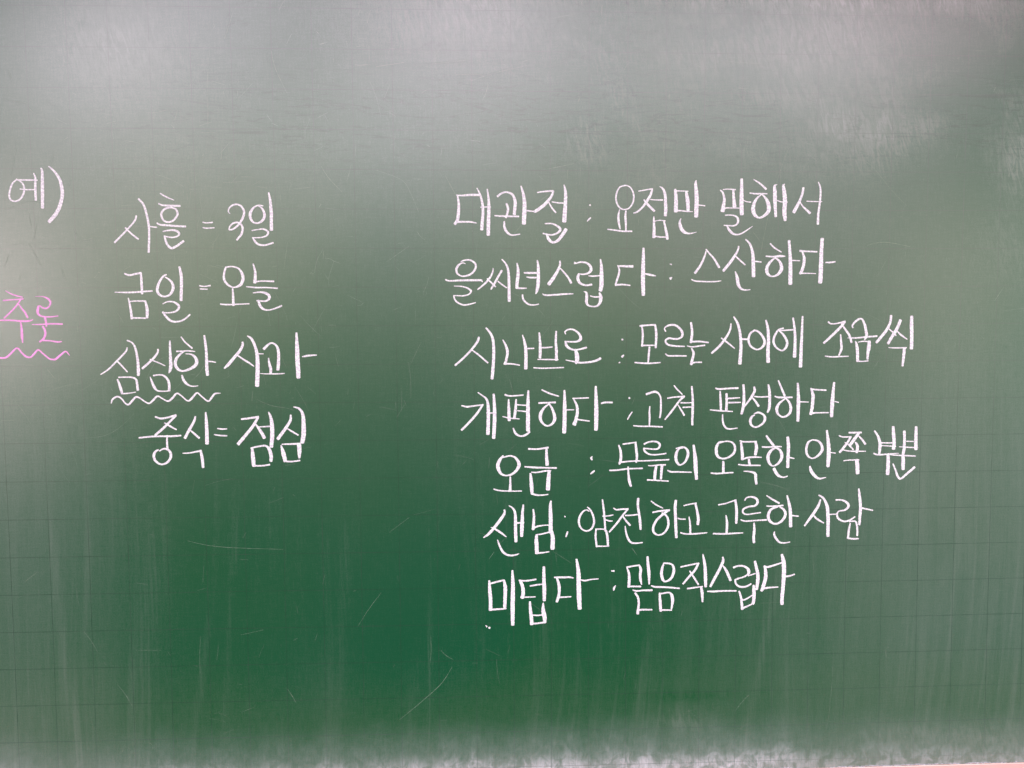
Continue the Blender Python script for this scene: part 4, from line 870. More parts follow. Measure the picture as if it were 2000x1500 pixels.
16.9 594.5 2.6 14.7 588.3 2.9 7.4 578.7 2.6 -2.3 568.5 2.6 -14.4 557.8 2.4
8.0 577.5 1.4 17.0 570.8 2.2 28.4 560.8 1.9
26.2 606.5 1.9 32.2 599.0 2.9 35.2 590.6 3.4 36.1 577.3 3.6 35.6 561.6 3.9 33.7 540.1 3.9
S syllable
48.1 590.7 1.4 52.0 583.2 2.7 54.1 574.8 3.4 52.5 565.2 3.1 50.7 559.1 3.4
49.5 559.4 2.4 59.1 559.3 1.9 70.0 557.5 1.5
73.8 597.0 1.2 76.2 589.1 2.9 77.9 579.5 3.9 78.3 567.4 4.1 77.9 552.9 4.4
78.5 579.2 1.5 88.8 579.4 1.7
S syllable
95.8 599.9 1.9 96.5 591.4 2.7 97.1 581.8 3.6 96.7 567.0 3.4
97.9 580.3 1.7 105.2 580.3 1.9 113.0 581.1 1.5
118.1 601.6 2.2 117.5 588.9 2.9 118.3 575.6 3.6 118.2 563.8 3.6
93.6 564.9 1.2 106.4 564.7 1.7 120.7 564.3 1.2
88.2 554.0 1.5 100.3 553.3 1.7 114.8 553.6 1.5 128.0 554.1 1.5
S syllable
130.6 597.9 1.2 129.4 600.9 1.7 134.3 603.9 1.9 141.5 603.3 2.2 148.8 597.2 2.9 150.0 591.1 3.9 145.2 588.1 2.4 136.7 587.8 1.9 129.4 588.2 1.7
130.6 587.9 2.4 131.2 583.4 3.4 135.5 579.1 2.9 142.8 577.0 1.9 151.3 578.4 2.2 158.0 580.2 2.4
142.8 577.9 2.2 145.0 571.8 4.9 145.5 564.5 5.6 144.0 559.1 2.4
130.6 563.8 1.0 139.1 562.2 1.7 148.9 560.3 2.4 161.0 560.8 2.4 170.8 562.9 2.9 176.6 565.8 2.9
P colon|:|white
204.6 590.4 2.0 206.0 590.1 2.2
207.3 570.0 1.5 204.9 567.6 2.9
201.0 559.7 1.2 202.3 560.5 1.5
P word|모르는|white
S syllable
228.6 608.0 2.4 236.4 608.8 2.1 248.8 609.5 2.1
231.0 609.2 1.7 232.3 595.7 2.6 231.4 581.3 2.4
248.6 609.1 2.4 250.1 597.9 3.1 249.6 579.3 2.6
230.6 582.5 2.1 238.9 582.4 1.7 250.2 582.6 1.7
241.3 580.3 2.4 240.4 569.7 2.6 239.7 560.2 1.9
221.8 560.0 1.7 236.7 558.8 2.2 246.2 559.0 1.9 255.8 559.8 1.4
S syllable
262.6 600.8 1.9 261.1 604.9 1.4 266.1 608.4 2.4 274.4 609.0 2.6 281.6 604.3 2.9 285.0 597.7 3.1 282.9 592.4 2.4 275.8 590.7 2.2 267.4 591.9 2.4
267.4 591.9 2.4 262.7 589.0 2.4 265.1 583.7 2.4 274.6 581.5 2.2 288.0 580.8 1.4
262.8 571.3 1.7 266.4 568.6 1.9 277.2 568.5 1.9 290.5 568.2 1.7
S syllable
296.1 612.1 2.6 297.7 601.2 3.1 297.2 591.8 3.4 296.1 585.9 3.1
296.1 586.8 2.2 308.0 587.2 2.2 319.8 585.7 1.9
291.4 581.4 1.2 298.5 580.2 1.7 308.1 581.3 1.9 315.0 582.2 1.9
297.4 578.2 1.9 300.1 571.7 3.1 298.7 564.6 3.4 297.0 556.9 3.6
296.4 558.1 2.4 302.3 559.6 1.9 311.0 559.7 1.7
P word|사이에|white
S syllable
349.6 610.4 1.7 348.3 602.1 2.4 342.7 591.5 2.9 334.4 580.9 2.9 324.3 571.7 2.6
336.9 591.6 1.7 345.1 585.6 2.2 354.8 577.8 1.4
353.1 619.4 1.7 358.0 611.5 3.1 361.5 599.7 3.4 363.2 583.1 3.9 362.8 568.9 4.3 362.1 557.6 4.6
363.1 590.2 2.2 372.7 589.6 2.2
S syllable
381.5 601.7 2.2 375.6 597.3 2.6 373.3 589.0 2.9 376.4 580.7 2.7 384.9 576.1 1.9 392.1 579.4 2.9 395.0 586.5 3.4 391.2 594.8 2.9 385.7 600.2 2.4 380.3 601.7 1.9
396.3 614.7 2.2 398.9 604.3 3.4 400.1 588.9 4.1 399.6 573.4 4.6 400.2 559.5 4.8
S syllable
419.9 604.2 1.7 413.3 601.8 2.4 408.1 593.6 2.9 407.0 585.3 3.1 411.4 578.1 2.4 418.7 574.5 1.9 424.0 579.2 3.2 425.1 586.3 3.1 420.7 594.7 2.9 414.6 600.9 1.7
414.6 601.2 1.7 423.0 601.4 1.7 432.6 602.0 1.9
432.6 617.7 2.2 434.7 604.1 3.1 435.9 588.7 3.6 435.5 566.1 4.6
445.3 619.7 2.2 444.9 600.5 3.1 444.4 582.7 3.9 443.8 552.9 4.6
P word|조금씩|white
S syllable
480.3 612.3 2.3 483.7 609.8 1.7 491.2 610.0 1.7 503.1 612.8 2.2
502.7 612.4 2.7 497.1 605.5 3.3 487.3 595.8 3.3 474.7 584.1 2.7
497.0 610.8 1.0 502.1 603.9 2.3 509.0 594.1 3.0 512.1 584.9 2.7
497.1 595.4 1.5 497.9 586.0 2.7 498.6 576.2 3.2 495.4 567.6 1.8
476.8 566.9 1.3 485.5 565.8 1.8 498.0 566.1 1.7 508.4 566.4 1.2
S syllable
513.7 604.2 1.7 512.8 607.5 2.2 518.5 614.0 2.7 525.1 616.0 2.2 529.0 609.5 3.2 531.7 598.8 3.7 532.3 593.1 3.7 529.5 588.2 1.5
506.6 590.8 1.0 518.2 590.7 1.8 530.7 591.9 2.0 546.5 593.0 2.3
517.5 586.3 1.5 519.7 579.3 3.7 520.6 569.5 4.0 521.0 559.6 3.7
520.8 585.0 1.0 527.5 586.2 1.5 536.7 585.7 1.7
536.2 586.2 4.0 535.6 577.6 5.0 534.6 569.4 3.4 534.3 562.4 2.7
520.6 559.8 1.8 527.3 559.4 1.5 535.2 560.2 1.5
S syllable
564.9 620.3 3.0 563.9 610.9 3.2 558.8 600.3 3.7 552.3 592.2 3.7 545.9 584.5 3.4
562.1 602.8 1.3 567.2 598.7 1.8 572.3 593.6 1.7
577.8 614.1 3.9 573.7 603.5 4.2 567.3 592.9 3.9 561.8 583.1 3.5
573.8 599.4 1.2 579.0 594.5 2.4 587.5 588.6 1.2
592.9 619.0 3.9 593.0 606.7 4.7 593.8 590.3 4.5 593.7 576.0 4.4
562.7 577.8 1.0 569.4 577.2 1.5 587.0 577.3 1.7
584.1 576.9 3.9 583.5 567.4 3.7 582.2 553.1 2.7
P word|개편하다|white
S syllable
-6.4 504.9 1.7 0.8 503.4 2.2 10.5 504.5 1.9 22.0 505.9 1.7
21.1 505.3 2.4 14.1 495.0 2.9 4.3 483.6 2.9 -6.7 472.7 2.7
15.2 522.0 1.5 21.5 517.4 1.7 26.3 513.1 2.7 28.4 503.4 3.9 28.5 485.2 4.4 27.8 467.1 4.6
35.7 519.7 2.7 36.5 505.8 3.9 36.8 488.7 4.6 35.4 461.7 4.4
26.2 494.9 1.7 38.3 494.8 1.5
S syllable
50.5 518.8 2.4 57.8 517.1 1.9 74.7 518.2 1.7
55.3 512.7 1.7 55.5 499.5 3.7 56.0 484.9 4.1
65.2 512.6 1.9 64.4 500.7 3.4 62.7 487.3 3.2
47.3 490.1 1.2 56.4 487.9 1.5 69.5 486.7 1.2
66.4 505.5 1.5 78.9 504.4 1.7
67.1 497.6 1.5 78.9 496.3 1.7
81.2 523.9 2.2 80.8 509.0 4.1 80.7 490.8 4.9 80.7 471.2 5.1
61.2 474.5 1.5 64.2 467.7 2.9 70.3 464.0 2.2 77.0 465.1 2.7 83.1 469.4 2.0
S syllable
99.0 524.9 1.7 110.0 519.7 2.2 121.5 516.2 1.5
95.1 507.4 2.4 106.3 507.8 2.0 117.0 508.1 2.4
108.7 506.4 1.5 101.4 500.3 2.9 97.1 491.8 4.2 98.3 483.3 3.4 105.0 477.3 2.0 112.4 479.5 2.9 116.0 486.8 4.2 113.6 497.8 3.2 108.7 506.4 1.7
128.8 523.8 2.2 129.2 508.6 4.2 129.2 487.9 5.2 128.5 468.0 5.2
131.3 498.2 1.7 141.4 498.1 1.2
S syllable
139.8 513.2 1.7 148.9 513.3 1.7 160.9 513.8 1.7
141.0 512.2 1.5 145.3 503.6 3.2 145.9 493.8 3.9 144.1 485.3 4.2 141.9 478.6 5.2
145.3 485.3 2.0 152.6 484.2 1.7 162.2 483.0 1.5
170.3 528.8 2.5 170.7 514.4 4.2 171.2 496.0 5.4 170.8 471.3 4.9
177.7 506.4 2.2 183.2 507.5 2.2 192.3 507.3 2.2
P colon|:|white
214.4 513.5 2.0 215.5 512.5 2.2
212.7 484.6 1.2 215.7 490.1 1.7 218.8 494.6 1.2
P word|고쳐|white
S syllable
237.6 517.9 2.9 243.3 519.8 2.6 249.8 521.1 2.9 254.3 518.1 2.2 256.7 512.9 2.0 257.1 502.6 2.4 256.8 492.9 2.2 255.6 486.5 2.2
242.3 501.7 1.4 241.9 494.3 2.2 242.2 486.5 2.4 241.8 475.8 1.7
220.9 476.2 1.6 231.3 475.3 1.8 244.3 475.1 1.8 259.4 474.2 1.8
S syllable
274.4 529.2 1.3 278.3 524.4 2.0 285.5 517.3 1.4
265.8 512.2 1.8 274.5 513.7 1.7 288.5 514.6 2.4
288.2 514.3 2.4 282.4 509.5 2.5 274.6 499.2 2.4 268.2 490.8 2.4 262.7 484.1 1.7
279.2 504.3 1.2 283.8 497.2 2.0 288.4 489.5 2.4
283.6 506.1 1.8 290.2 506.0 1.6 298.0 506.2 1.3
286.5 500.0 2.0 291.6 500.2 1.6 298.1 500.4 1.4
298.1 527.8 2.2 298.9 518.4 2.5 299.6 508.7 3.0 299.6 495.7 3.2 299.3 486.0 3.0 299.3 476.6 2.8
P word|편성하다|white
S syllable
330.0 525.2 1.7 334.7 523.9 2.4 347.6 524.7 2.1 360.2 525.1 2.6
336.1 520.9 1.9 337.0 507.5 3.0 337.6 495.7 2.8
344.8 517.8 2.8 345.1 507.4 3.2 344.8 495.4 3.4
322.9 496.4 1.1 335.0 495.1 1.9 353.2 493.9 1.3
346.9 511.3 1.9 355.2 511.8 1.9 362.7 512.3 1.3
347.9 505.7 2.1 355.3 505.9 1.9 363.9 506.0 1.3
367.3 529.4 2.8 368.2 516.5 3.4 367.9 502.6 3.9 365.3 490.8 3.2
339.9 489.8 1.5 340.3 480.7 2.3 343.2 473.7 2.4 348.4 470.6 1.9 360.0 471.6 1.3
S syllable
381.8 526.5 2.4 382.5 520.9 3.2 377.6 511.8 3.0 369.5 500.9 2.1
377.5 514.5 1.1 383.2 508.0 2.6 388.2 500.8 3.2
382.2 513.8 1.7 390.6 513.0 1.7 400.8 513.4 1.7
400.9 529.3 2.1 402.6 519.9 3.6 403.0 506.9 3.6 402.5 497.7 3.6 400.3 492.2 2.1
382.1 490.3 1.3 387.7 492.3 2.3 394.7 489.4 2.6 397.1 483.9 3.4 394.0 477.4 2.6 385.6 472.7 2.1 379.1 475.2 2.6 377.3 481.3 3.6 379.4 486.8 2.6 383.1 488.8 1.3
S syllable
414.3 534.7 1.7 418.4 525.3 2.6 423.2 514.2 2.8
410.0 513.8 1.5 415.8 512.2 2.3 433.5 512.2 2.1
424.2 510.6 1.3 415.9 504.0 3.0 412.8 496.7 4.0 415.3 489.2 2.6 421.9 485.9 2.3 429.3 489.6 3.0 431.8 496.5 3.8 429.9 504.8 3.0 424.7 510.9 1.7
440.5 530.8 2.4 441.3 520.5 3.4 441.9 506.6 4.7 441.8 493.6 4.3 441.6 480.5 3.8
443.9 506.1 1.7 455.7 505.6 1.1
S syllable
458.1 523.8 1.9 463.3 522.3 2.1 479.2 521.3 1.9
459.1 522.9 2.5 461.6 514.8 4.2 461.3 506.4 4.3 460.5 497.2 4.2 458.8 489.0 3.6
458.3 490.2 3.2 465.8 491.1 1.9 483.2 491.2 1.5
489.8 531.4 2.8 488.8 520.1 3.8 488.0 506.2 5.1 487.5 495.1 4.7 487.3 486.0 4.2
491.3 506.2 1.3 496.5 504.7 1.3
P word|오금|white
S syllable
47.8 438.0 1.9 43.5 432.7 3.8 40.7 424.9 4.7 43.0 417.0 3.9 46.5 413.1 2.7 52.0 411.6 1.9 59.0 413.3 2.7 65.2 418.3 3.5 68.8 425.4 4.4 66.8 431.7 3.5 62.2 436.4 2.4 56.0 437.7 2.0 47.4 435.8 1.7
57.0 409.8 1.9 57.0 400.4 2.7 56.7 391.3 3.9
35.1 393.7 1.7 42.5 391.7 1.7 56.6 390.7 1.6 72.2 390.7 1.4
S syllable
81.3 446.8 2.5 89.5 446.3 2.0 95.7 446.6 2.0 107.4 448.3 2.4
105.1 446.9 2.7 105.2 435.9 3.8 106.0 425.1 4.6
76.2 423.1 1.7 87.9 422.0 2.4 103.5 421.4 2.0 118.3 420.8 2.2
83.8 414.0 2.4 84.8 403.1 4.4 85.3 395.3 4.9 85.8 387.4 3.9
85.0 387.2 2.8 91.7 385.1 2.2 99.5 384.8 1.7 107.3 385.7 1.1
85.1 415.7 1.3 91.7 415.3 1.7 103.5 417.1 2.1 110.9 417.4 1.6
108.8 417.4 3.6 107.8 407.6 4.9 107.0 392.2 5.7
P colon|:|white
165.9 435.9 0.9 164.5 433.7 2.8 165.7 431.3 1.9
163.6 412.3 1.1 166.1 414.4 2.4 168.9 416.5 1.6
P word|무릎의|white
S syllable
201.1 450.4 1.8 203.5 443.4 3.0 204.2 435.2 3.5 203.2 427.6 3.3 201.7 425.4 2.7
206.5 451.7 1.7 214.8 452.7 2.0 224.5 454.1 1.5
223.4 454.1 2.6 224.6 444.0 3.2 225.6 434.9 3.3 224.5 427.0 2.0
203.6 427.5 2.1 214.9 428.6 1.8 228.5 429.2 1.7
189.0 416.8 1.8 198.4 417.0 2.0 211.9 418.5 2.0 223.2 418.9 1.7 233.0 419.1 2.1
213.8 421.3 1.8 214.4 410.1 2.7 215.8 401.0 3.7 217.7 395.3 2.9
S syllable
235.1 451.5 2.3 240.4 454.0 1.8 247.9 455.0 2.0 253.9 453.4 2.6 256.2 449.7 2.9 254.0 445.5 2.4 248.0 444.5 2.0 234.4 446.0 1.7
234.8 445.7 2.3 235.9 442.0 2.6 241.2 438.1 2.1 248.0 437.1 1.8 257.1 437.6 1.7 264.6 438.8 1.7
228.5 429.0 1.4 245.8 429.4 1.7 268.5 430.3 1.7
240.9 422.6 1.2 245.9 422.4 1.5 254.9 423.4 1.8 264.0 423.3 1.8
251.5 422.1 3.1 250.1 413.5 3.8 249.4 403.6 3.5
259.1 422.4 3.7 258.4 413.4 3.2 257.9 404.4 2.6
239.6 403.4 2.0 249.8 402.8 1.7 268.0 401.4 1.5
S syllable
287.2 445.5 1.1 281.9 444.8 2.0 278.2 438.1 3.7 277.9 430.5 3.8 280.6 424.8 3.1 284.0 423.0 1.8 289.7 426.6 2.6 293.4 434.1 3.4 293.7 440.9 3.4 290.3 445.9 2.4 284.9 447.1 1.5 277.8 445.0 1.5
266.7 415.9 1.7 271.6 413.9 2.1 283.8 413.6 1.8 298.9 413.0 1.4
301.4 449.3 2.8 302.8 439.3 4.0 304.1 428.0 5.2 304.6 416.6 5.1 305.8 403.8 3.7
P word|오목한|white
S syllable
341.4 453.8 1.6 335.8 452.5 2.6 332.3 446.7 3.7 332.1 439.5 4.0 334.4 433.6 3.2 340.1 430.9 2.1 347.9 432.1 2.5 355.1 437.3 3.1 357.3 443.2 3.1 356.2 449.1 2.7 352.2 453.0 2.0 345.0 454.1 1.7 337.2 452.0 1.3
341.6 427.0 2.9 341.8 419.8 3.3 341.9 412.2 3.6
325.1 411.6 1.7 332.4 410.8 2.0 345.6 411.5 1.9 355.1 411.9 1.7
S syllable
365.2 452.2 2.5 366.5 443.7 3.7 367.3 435.8 4.0 367.4 429.3 3.9
363.7 454.5 1.9 368.6 453.2 1.9 377.8 453.1 1.9 386.4 453.4 1.6
384.8 452.7 3.1 386.2 445.5 4.3 384.7 435.6 3.7
368.3 429.9 2.0 374.9 431.8 2.4 384.7 432.4 2.1 393.3 431.9 1.1
376.1 429.5 2.7 376.6 425.9 3.2 377.3 422.0 3.6
362.2 422.7 1.7 371.7 421.5 1.9 391.8 421.1 1.7
369.6 413.5 1.2 377.1 412.9 1.9 382.4 411.7 2.7 385.4 409.4 3.6 385.9 402.8 3.6 386.8 396.2 3.1
S syllable
399.4 460.9 2.4 403.5 455.1 3.1 409.5 447.8 3.1
393.8 446.0 2.0 403.0 445.6 2.0 410.9 446.2 2.1 420.1 446.0 1.6
412.9 444.6 1.3 406.3 441.3 3.3 402.2 434.1 4.4 402.6 427.6 4.0 405.4 422.3 2.9 409.3 420.1 1.7 415.2 422.8 2.8 419.8 428.7 3.7 420.6 435.2 4.0 418.2 441.2 3.2 412.6 444.8 1.6
428.3 458.8 3.6 429.4 448.3 4.4 429.5 438.4 4.3 429.1 428.6 4.3 429.1 418.2 4.0
431.6 431.2 1.7 437.6 429.9 1.6
410.4 416.6 4.0 412.8 411.7 4.0 416.8 407.0 3.6 421.5 404.9 2.0 425.5 404.9 1.7 429.1 406.3 1.1
P word|안쪽|white
S syllable
462.5 454.8 1.4 456.5 451.6 2.8 453.9 443.0 3.2 455.5 434.3 2.8 462.1 429.8 1.6 469.9 433.3 2.8 475.4 441.0 3.7 474.0 448.8 3.2 468.6 453.6 2.3 461.6 454.8 1.4
481.4 467.3 2.6 483.0 455.6 3.9 484.5 442.6 5.1 484.4 429.7 5.3 483.8 418.6 4.1
487.3 437.4 1.2 493.6 436.5 1.4
459.3 419.1 1.9 460.7 413.5 4.1 465.7 406.5 4.2 471.4 402.5 2.7 476.7 402.7 1.9 481.5 403.9 0.7
S syllable
511.6 464.0 2.3 517.2 463.9 2.3 528.4 464.0 2.3
525.1 463.4 3.2 519.2 455.2 4.1 513.3 447.1 3.7
524.8 459.5 1.6 529.7 454.3 2.5 534.2 448.3 3.0
498.1 460.2 1.6 502.5 458.4 1.8 514.7 458.3 1.6
513.9 457.9 2.5 508.8 449.3 3.0 499.5 437.5 3.0
506.2 450.9 0.9 511.5 447.5 1.9 517.8 441.0 1.9
520.6 450.9 2.1 523.6 445.7 3.9 522.7 437.0 3.4
504.2 440.7 1.1 513.5 439.0 1.6 534.9 438.6 1.2
505.0 426.0 1.2 513.7 426.9 1.4 526.0 427.0 1.6
522.9 427.1 4.6 524.0 418.8 5.2 524.5 408.8 5.0
P word|부분|white
S syllable
546.5 465.8 2.3 551.0 459.2 3.0 554.1 450.5 4.1 554.3 443.6 4.1 553.7 434.9 3.0
556.1 449.7 1.6 571.0 449.5 1.6
556.2 446.0 1.2 565.9 445.4 1.4 576.0 444.7 1.4
571.7 471.3 3.5 572.7 459.0 4.6 573.6 450.3 4.4 573.0 441.2 4.6
546.1 435.5 2.0 552.1 433.7 2.0 566.1 434.4 1.8 580.2 435.5 0.9
565.5 434.4 3.6 566.2 424.4 4.6 565.8 407.0 4.8
S syllable
587.1 465.1 3.7 587.7 454.5 3.4 587.5 441.5 3.9 586.4 433.7 3.9 586.8 424.1 4.8 586.9 413.7 4.5
590.3 451.5 1.4 600.0 451.1 1.4
580.6 444.2 0.9 592.3 443.4 1.6 606.4 442.5 1.2
603.2 470.8 3.4 603.3 458.7 4.3 603.6 440.5 4.6
568.4 433.5 1.1 580.3 432.5 1.6 592.6 431.9 1.8 603.2 431.3 1.6
572.8 421.0 1.6 576.4 413.0 2.3 579.7 404.2 3.0 583.8 400.7 2.3 591.5 406.7 2.9 602.7 416.3 3.0
P word|샌님|white
S syllable
49.0 365.7 2.1 49.3 361.4 3.0 44.2 353.2 3.8 35.3 341.7 3.7 27.8 333.5 3.3 21.3 328.9 1.4
31.2 342.4 1.0 37.3 339.6 2.3 44.8 334.6 2.6 51.5 329.3 1.1
55.1 371.3 1.1 60.5 367.4 2.3 63.2 361.2 3.2 63.7 348.8 4.0 63.8 335.0 4.1 64.3 322.7 3.9
74.3 372.1 2.1 73.1 362.5 3.4 72.6 348.7 4.5 72.2 338.3 4.7 71.8 329.9 3.7
65.2 347.8 1.9 70.0 348.0 1.9 75.4 348.8 1.0
39.8 325.4 1.4 42.0 318.8 2.2 46.0 310.4 2.8 51.4 305.5 2.6 58.2 304.1 2.2 64.4 304.9 1.9 68.5 306.5 0.7
S syllable
87.4 365.8 2.1 88.3 356.7 2.9 88.0 348.5 3.6 87.1 338.8 3.9
87.0 340.2 2.1 93.1 342.9 2.2 101.3 344.1 1.5 108.5 344.4 1.4
110.9 376.7 2.1 110.1 368.8 3.9 110.5 355.0 5.0 110.5 344.7 5.1 110.5 334.3 5.1
91.7 331.5 3.0 91.4 323.5 4.8 91.8 315.2 5.1 92.0 306.6 5.0
92.4 331.8 1.4 98.6 332.4 1.8 106.8 334.4 1.9 112.2 335.0 2.1
111.9 335.3 4.2 113.3 327.3 5.5 113.2 320.4 5.4 112.9 312.2 5.4
91.7 306.9 2.4 99.2 307.1 1.9 108.4 308.4 1.2
P colon|:|white
129.0 356.3 1.0 130.0 355.1 1.7
133.1 335.0 2.1 132.1 331.2 2.2 130.8 328.3 1.7
P word|얌전|white
S syllable
161.9 362.1 1.2 158.0 364.1 1.6 152.3 360.3 2.3 148.5 352.1 2.7 149.0 343.4 2.5 153.3 337.5 1.9 159.1 335.7 1.9 164.8 338.3 2.3 168.4 346.0 2.7 167.6 354.7 2.5 163.8 363.5 2.1 159.5 367.9 1.4
179.6 377.8 1.6 181.0 367.1 2.5 182.5 352.6 2.5 183.6 335.1 2.3
180.1 355.3 1.6 187.8 355.6 1.6 194.0 356.8 1.4
184.0 350.4 1.2 188.8 348.8 1.8 193.1 348.6 1.2
171.3 338.2 1.8 170.6 327.6 2.5 172.3 314.1 2.5
170.6 337.8 1.8 176.3 338.0 1.6 183.5 337.6 1.4
184.5 336.1 2.5 186.5 327.3 3.1 187.2 314.7 2.7
171.6 314.9 1.8 180.3 314.6 1.6 188.7 315.0 1.4
S syllable
194.5 366.0 1.4 198.3 363.8 1.9 206.0 364.4 2.1 214.2 364.7 1.9
213.7 364.3 2.1 207.0 356.1 2.5 198.4 344.6 2.5 189.0 333.9 2.1
206.6 355.6 1.4 210.9 349.3 2.3 216.9 342.4 2.3
210.4 355.8 1.6 218.6 356.1 1.8 228.2 357.0 1.8
227.6 378.6 3.1 227.2 368.4 3.1 229.2 355.8 3.1 230.2 347.0 3.3 231.0 336.5 2.5
210.2 341.3 1.4 211.5 332.8 2.2 214.4 324.0 2.7 218.8 319.0 2.5 225.6 318.1 2.0 233.8 318.8 1.4
P word|하고|white
S syllable
245.0 374.8 1.4 251.3 370.0 1.8 260.8 365.0 1.4
247.0 359.4 2.0 257.1 361.2 2.2 269.9 362.2 2.5
268.7 362.0 2.5 262.0 357.3 2.9 252.4 348.7 2.9 248.1 339.0 3.1 249.1 332.2 2.9 254.5 328.7 2.0 262.2 331.0 2.4 267.5 338.7 2.9 268.4 346.5 2.9 265.9 354.3 2.4 259.6 358.8 1.8
278.3 375.3 3.3 277.4 365.8 3.7 278.0 351.2 3.7 278.6 336.6 3.7 279.4 325.1 3.5
280.9 351.2 1.4 285.3 349.8 1.6 291.3 349.8 1.4
S syllable
289.0 368.0 1.6 297.6 369.9 1.6 305.9 371.2 1.8
304.4 371.2 2.6 306.9 361.5 3.1 308.7 350.8 3.7 308.1 342.2 3.2
296.2 352.9 1.2 297.7 343.1 2.4 298.2 330.5 2.6
285.0 331.4 1.8 292.2 329.6 1.8 305.8 329.6 2.0 320.9 330.8 1.2
P word|고루한|white
S syllable
335.7 368.4 1.7 345.7 370.3 1.7 359.8 374.8 1.7
358.6 374.8 2.9 360.2 364.8 3.4 360.7 352.9 3.6 360.2 343.2 2.9
346.2 354.1 1.4 347.8 343.6 3.1 347.4 330.6 2.9
329.1 329.4 1.9 343.9 328.9 2.2 359.3 329.5 1.9 369.7 329.9 1.2
S syllable
371.6 374.1 1.7 373.9 377.6 1.7 380.4 378.7 2.2 387.0 376.2 3.1 388.8 370.9 3.4 385.3 366.5 2.4 377.7 365.7 2.2
377.7 365.7 2.2 370.0 362.3 2.4 369.3 357.5 2.2 374.3 354.9 1.7 383.7 355.9 1.7 393.4 357.2 1.4
366.3 347.9 1.4 372.0 345.9 1.9 386.2 346.4 1.7 401.4 347.2 2.2
384.5 343.1 1.9 385.0 333.6 3.4 384.2 324.1 3.6 384.9 316.4 3.4
S syllable
401.1 380.2 1.4 408.3 375.3 2.2 418.4 369.6 2.4
401.1 366.0 1.7 409.6 365.5 1.9 423.8 366.5 1.9
416.7 364.9 1.9 407.3 361.1 3.1 403.7 352.3 4.1 406.4 345.1 3.4 413.6 341.5 2.4 421.8 344.9 3.1 427.0 353.2 3.6 425.1 360.3 3.1 419.1 364.5 1.9
428.9 379.8 1.9 431.9 368.5 3.6 433.8 356.6 4.3 434.5 337.6 4.4
436.6 352.4 1.7 444.9 351.5 1.7
412.8 330.8 1.2 412.1 327.2 2.7 415.1 321.2 2.9 420.0 316.2 2.2 427.1 315.3 1.7 434.0 316.4 1.2
P word|사람|white
S syllable
474.6 373.6 1.9 471.4 364.4 3.4 463.9 352.6 3.6 453.5 338.3 2.2
465.1 352.6 1.7 470.6 347.2 2.4 479.7 341.7 1.7
472.3 379.8 1.9 478.9 375.0 2.9 483.9 364.2 4.1 485.4 349.9 4.6 485.7 338.0 4.4 485.8 323.7 4.1
487.2 353.2 1.7 497.9 353.6 1.2
S syllable
495.7 373.0 1.9 504.6 372.5 2.2 511.3 368.6 3.2 513.2 363.8 3.2 508.5 359.1 2.4 500.2 357.5 1.7 497.9 353.6 2.2 499.2 348.0 2.7 506.5 343.7 2.2 514.8 344.7 2.2 522.5 349.6 1.7
516.1 340.6 1.5 514.5 331.6 2.7 513.6 321.1 2.9
514.9 343.0 1.7 519.6 343.5 1.7 523.9 342.5 2.2 525.9 333.9 2.7 526.1 323.7 2.4
512.4 320.7 2.2 520.2 319.4 2.2 528.0 319.5 1.7
526.7 387.6 2.2 528.4 375.5 3.6 529.7 361.2 3.9 529.1 349.3 3.7 528.7 338.6 2.9
531.2 361.4 2.2 538.4 359.9 1.9 546.6 358.0 1.7
P word|미덥다|white
S syllable
28.4 270.3 2.5 29.1 257.4 4.3 30.0 244.7 4.5 29.9 230.6 4.7
28.7 266.2 2.3 37.7 268.5 2.3 47.8 270.7 2.1
48.1 270.9 2.5 49.7 261.0 4.7 49.6 249.2 4.5 48.9 234.1 4.3
28.0 231.1 2.3 39.5 231.4 2.3 50.8 232.1 1.6
59.3 283.7 2.3 59.9 268.6 4.5 59.9 253.9 5.3 59.4 234.4 5.5 59.5 209.9 4.5
S syllable
68.2 270.2 1.9 77.9 269.4 2.1 90.9 271.1 2.1
70.1 269.5 3.7 73.1 260.5 4.5 73.6 252.7 4.7 72.3 246.4 5.1
71.1 247.1 1.8 79.8 247.2 1.6 90.1 247.3 1.4
82.9 262.3 1.8 91.3 263.6 2.0 99.5 264.4 1.4
101.4 287.8 3.3 101.4 272.7 4.3 101.9 258.1 4.9 101.9 242.2 4.1
82.6 240.8 2.5 83.1 231.0 3.7 84.3 221.2 4.5 85.0 209.9 4.5
100.4 238.7 1.6 100.4 228.7 4.9 102.3 218.9 5.3 102.3 212.0 3.9
86.0 222.6 1.4 92.2 222.0 1.8 98.5 222.4 1.6
85.0 210.6 2.4 93.1 211.2 2.0 102.8 212.5 2.4
S syllable
115.5 273.4 2.0 125.9 273.2 2.5 135.5 273.3 2.3 141.1 272.0 1.2
118.7 272.9 2.3 121.6 262.6 3.9 121.9 252.8 3.7 120.6 246.0 3.7 118.7 240.1 3.3
121.1 246.0 2.4 128.8 246.3 1.8 137.9 246.6 1.6
145.1 297.5 2.5 147.5 281.6 4.9 148.0 267.0 5.7 148.5 247.4 5.9 149.5 230.2 5.3
150.9 269.4 1.4 156.7 268.3 2.0 164.4 269.6 1.6 174.5 270.4 1.2
P colon|:|white
191.9 280.9 1.2 195.7 280.8 2.2
197.8 260.7 1.0 195.6 257.3 2.8 195.2 254.2 1.4
P chalk_speck|.|white
23.5 209.7 0.8 25.0 207.7 2.0
27.6 206.4 2.5 29.0 206.2 2.5
P word|믿음직스럽다|white
S syllable
212.7 285.4 2.2 220.1 286.8 2.2 229.6 288.0 1.9
213.3 283.9 1.9 215.8 276.6 3.2 216.1 267.3 3.6 215.4 258.5 3.4
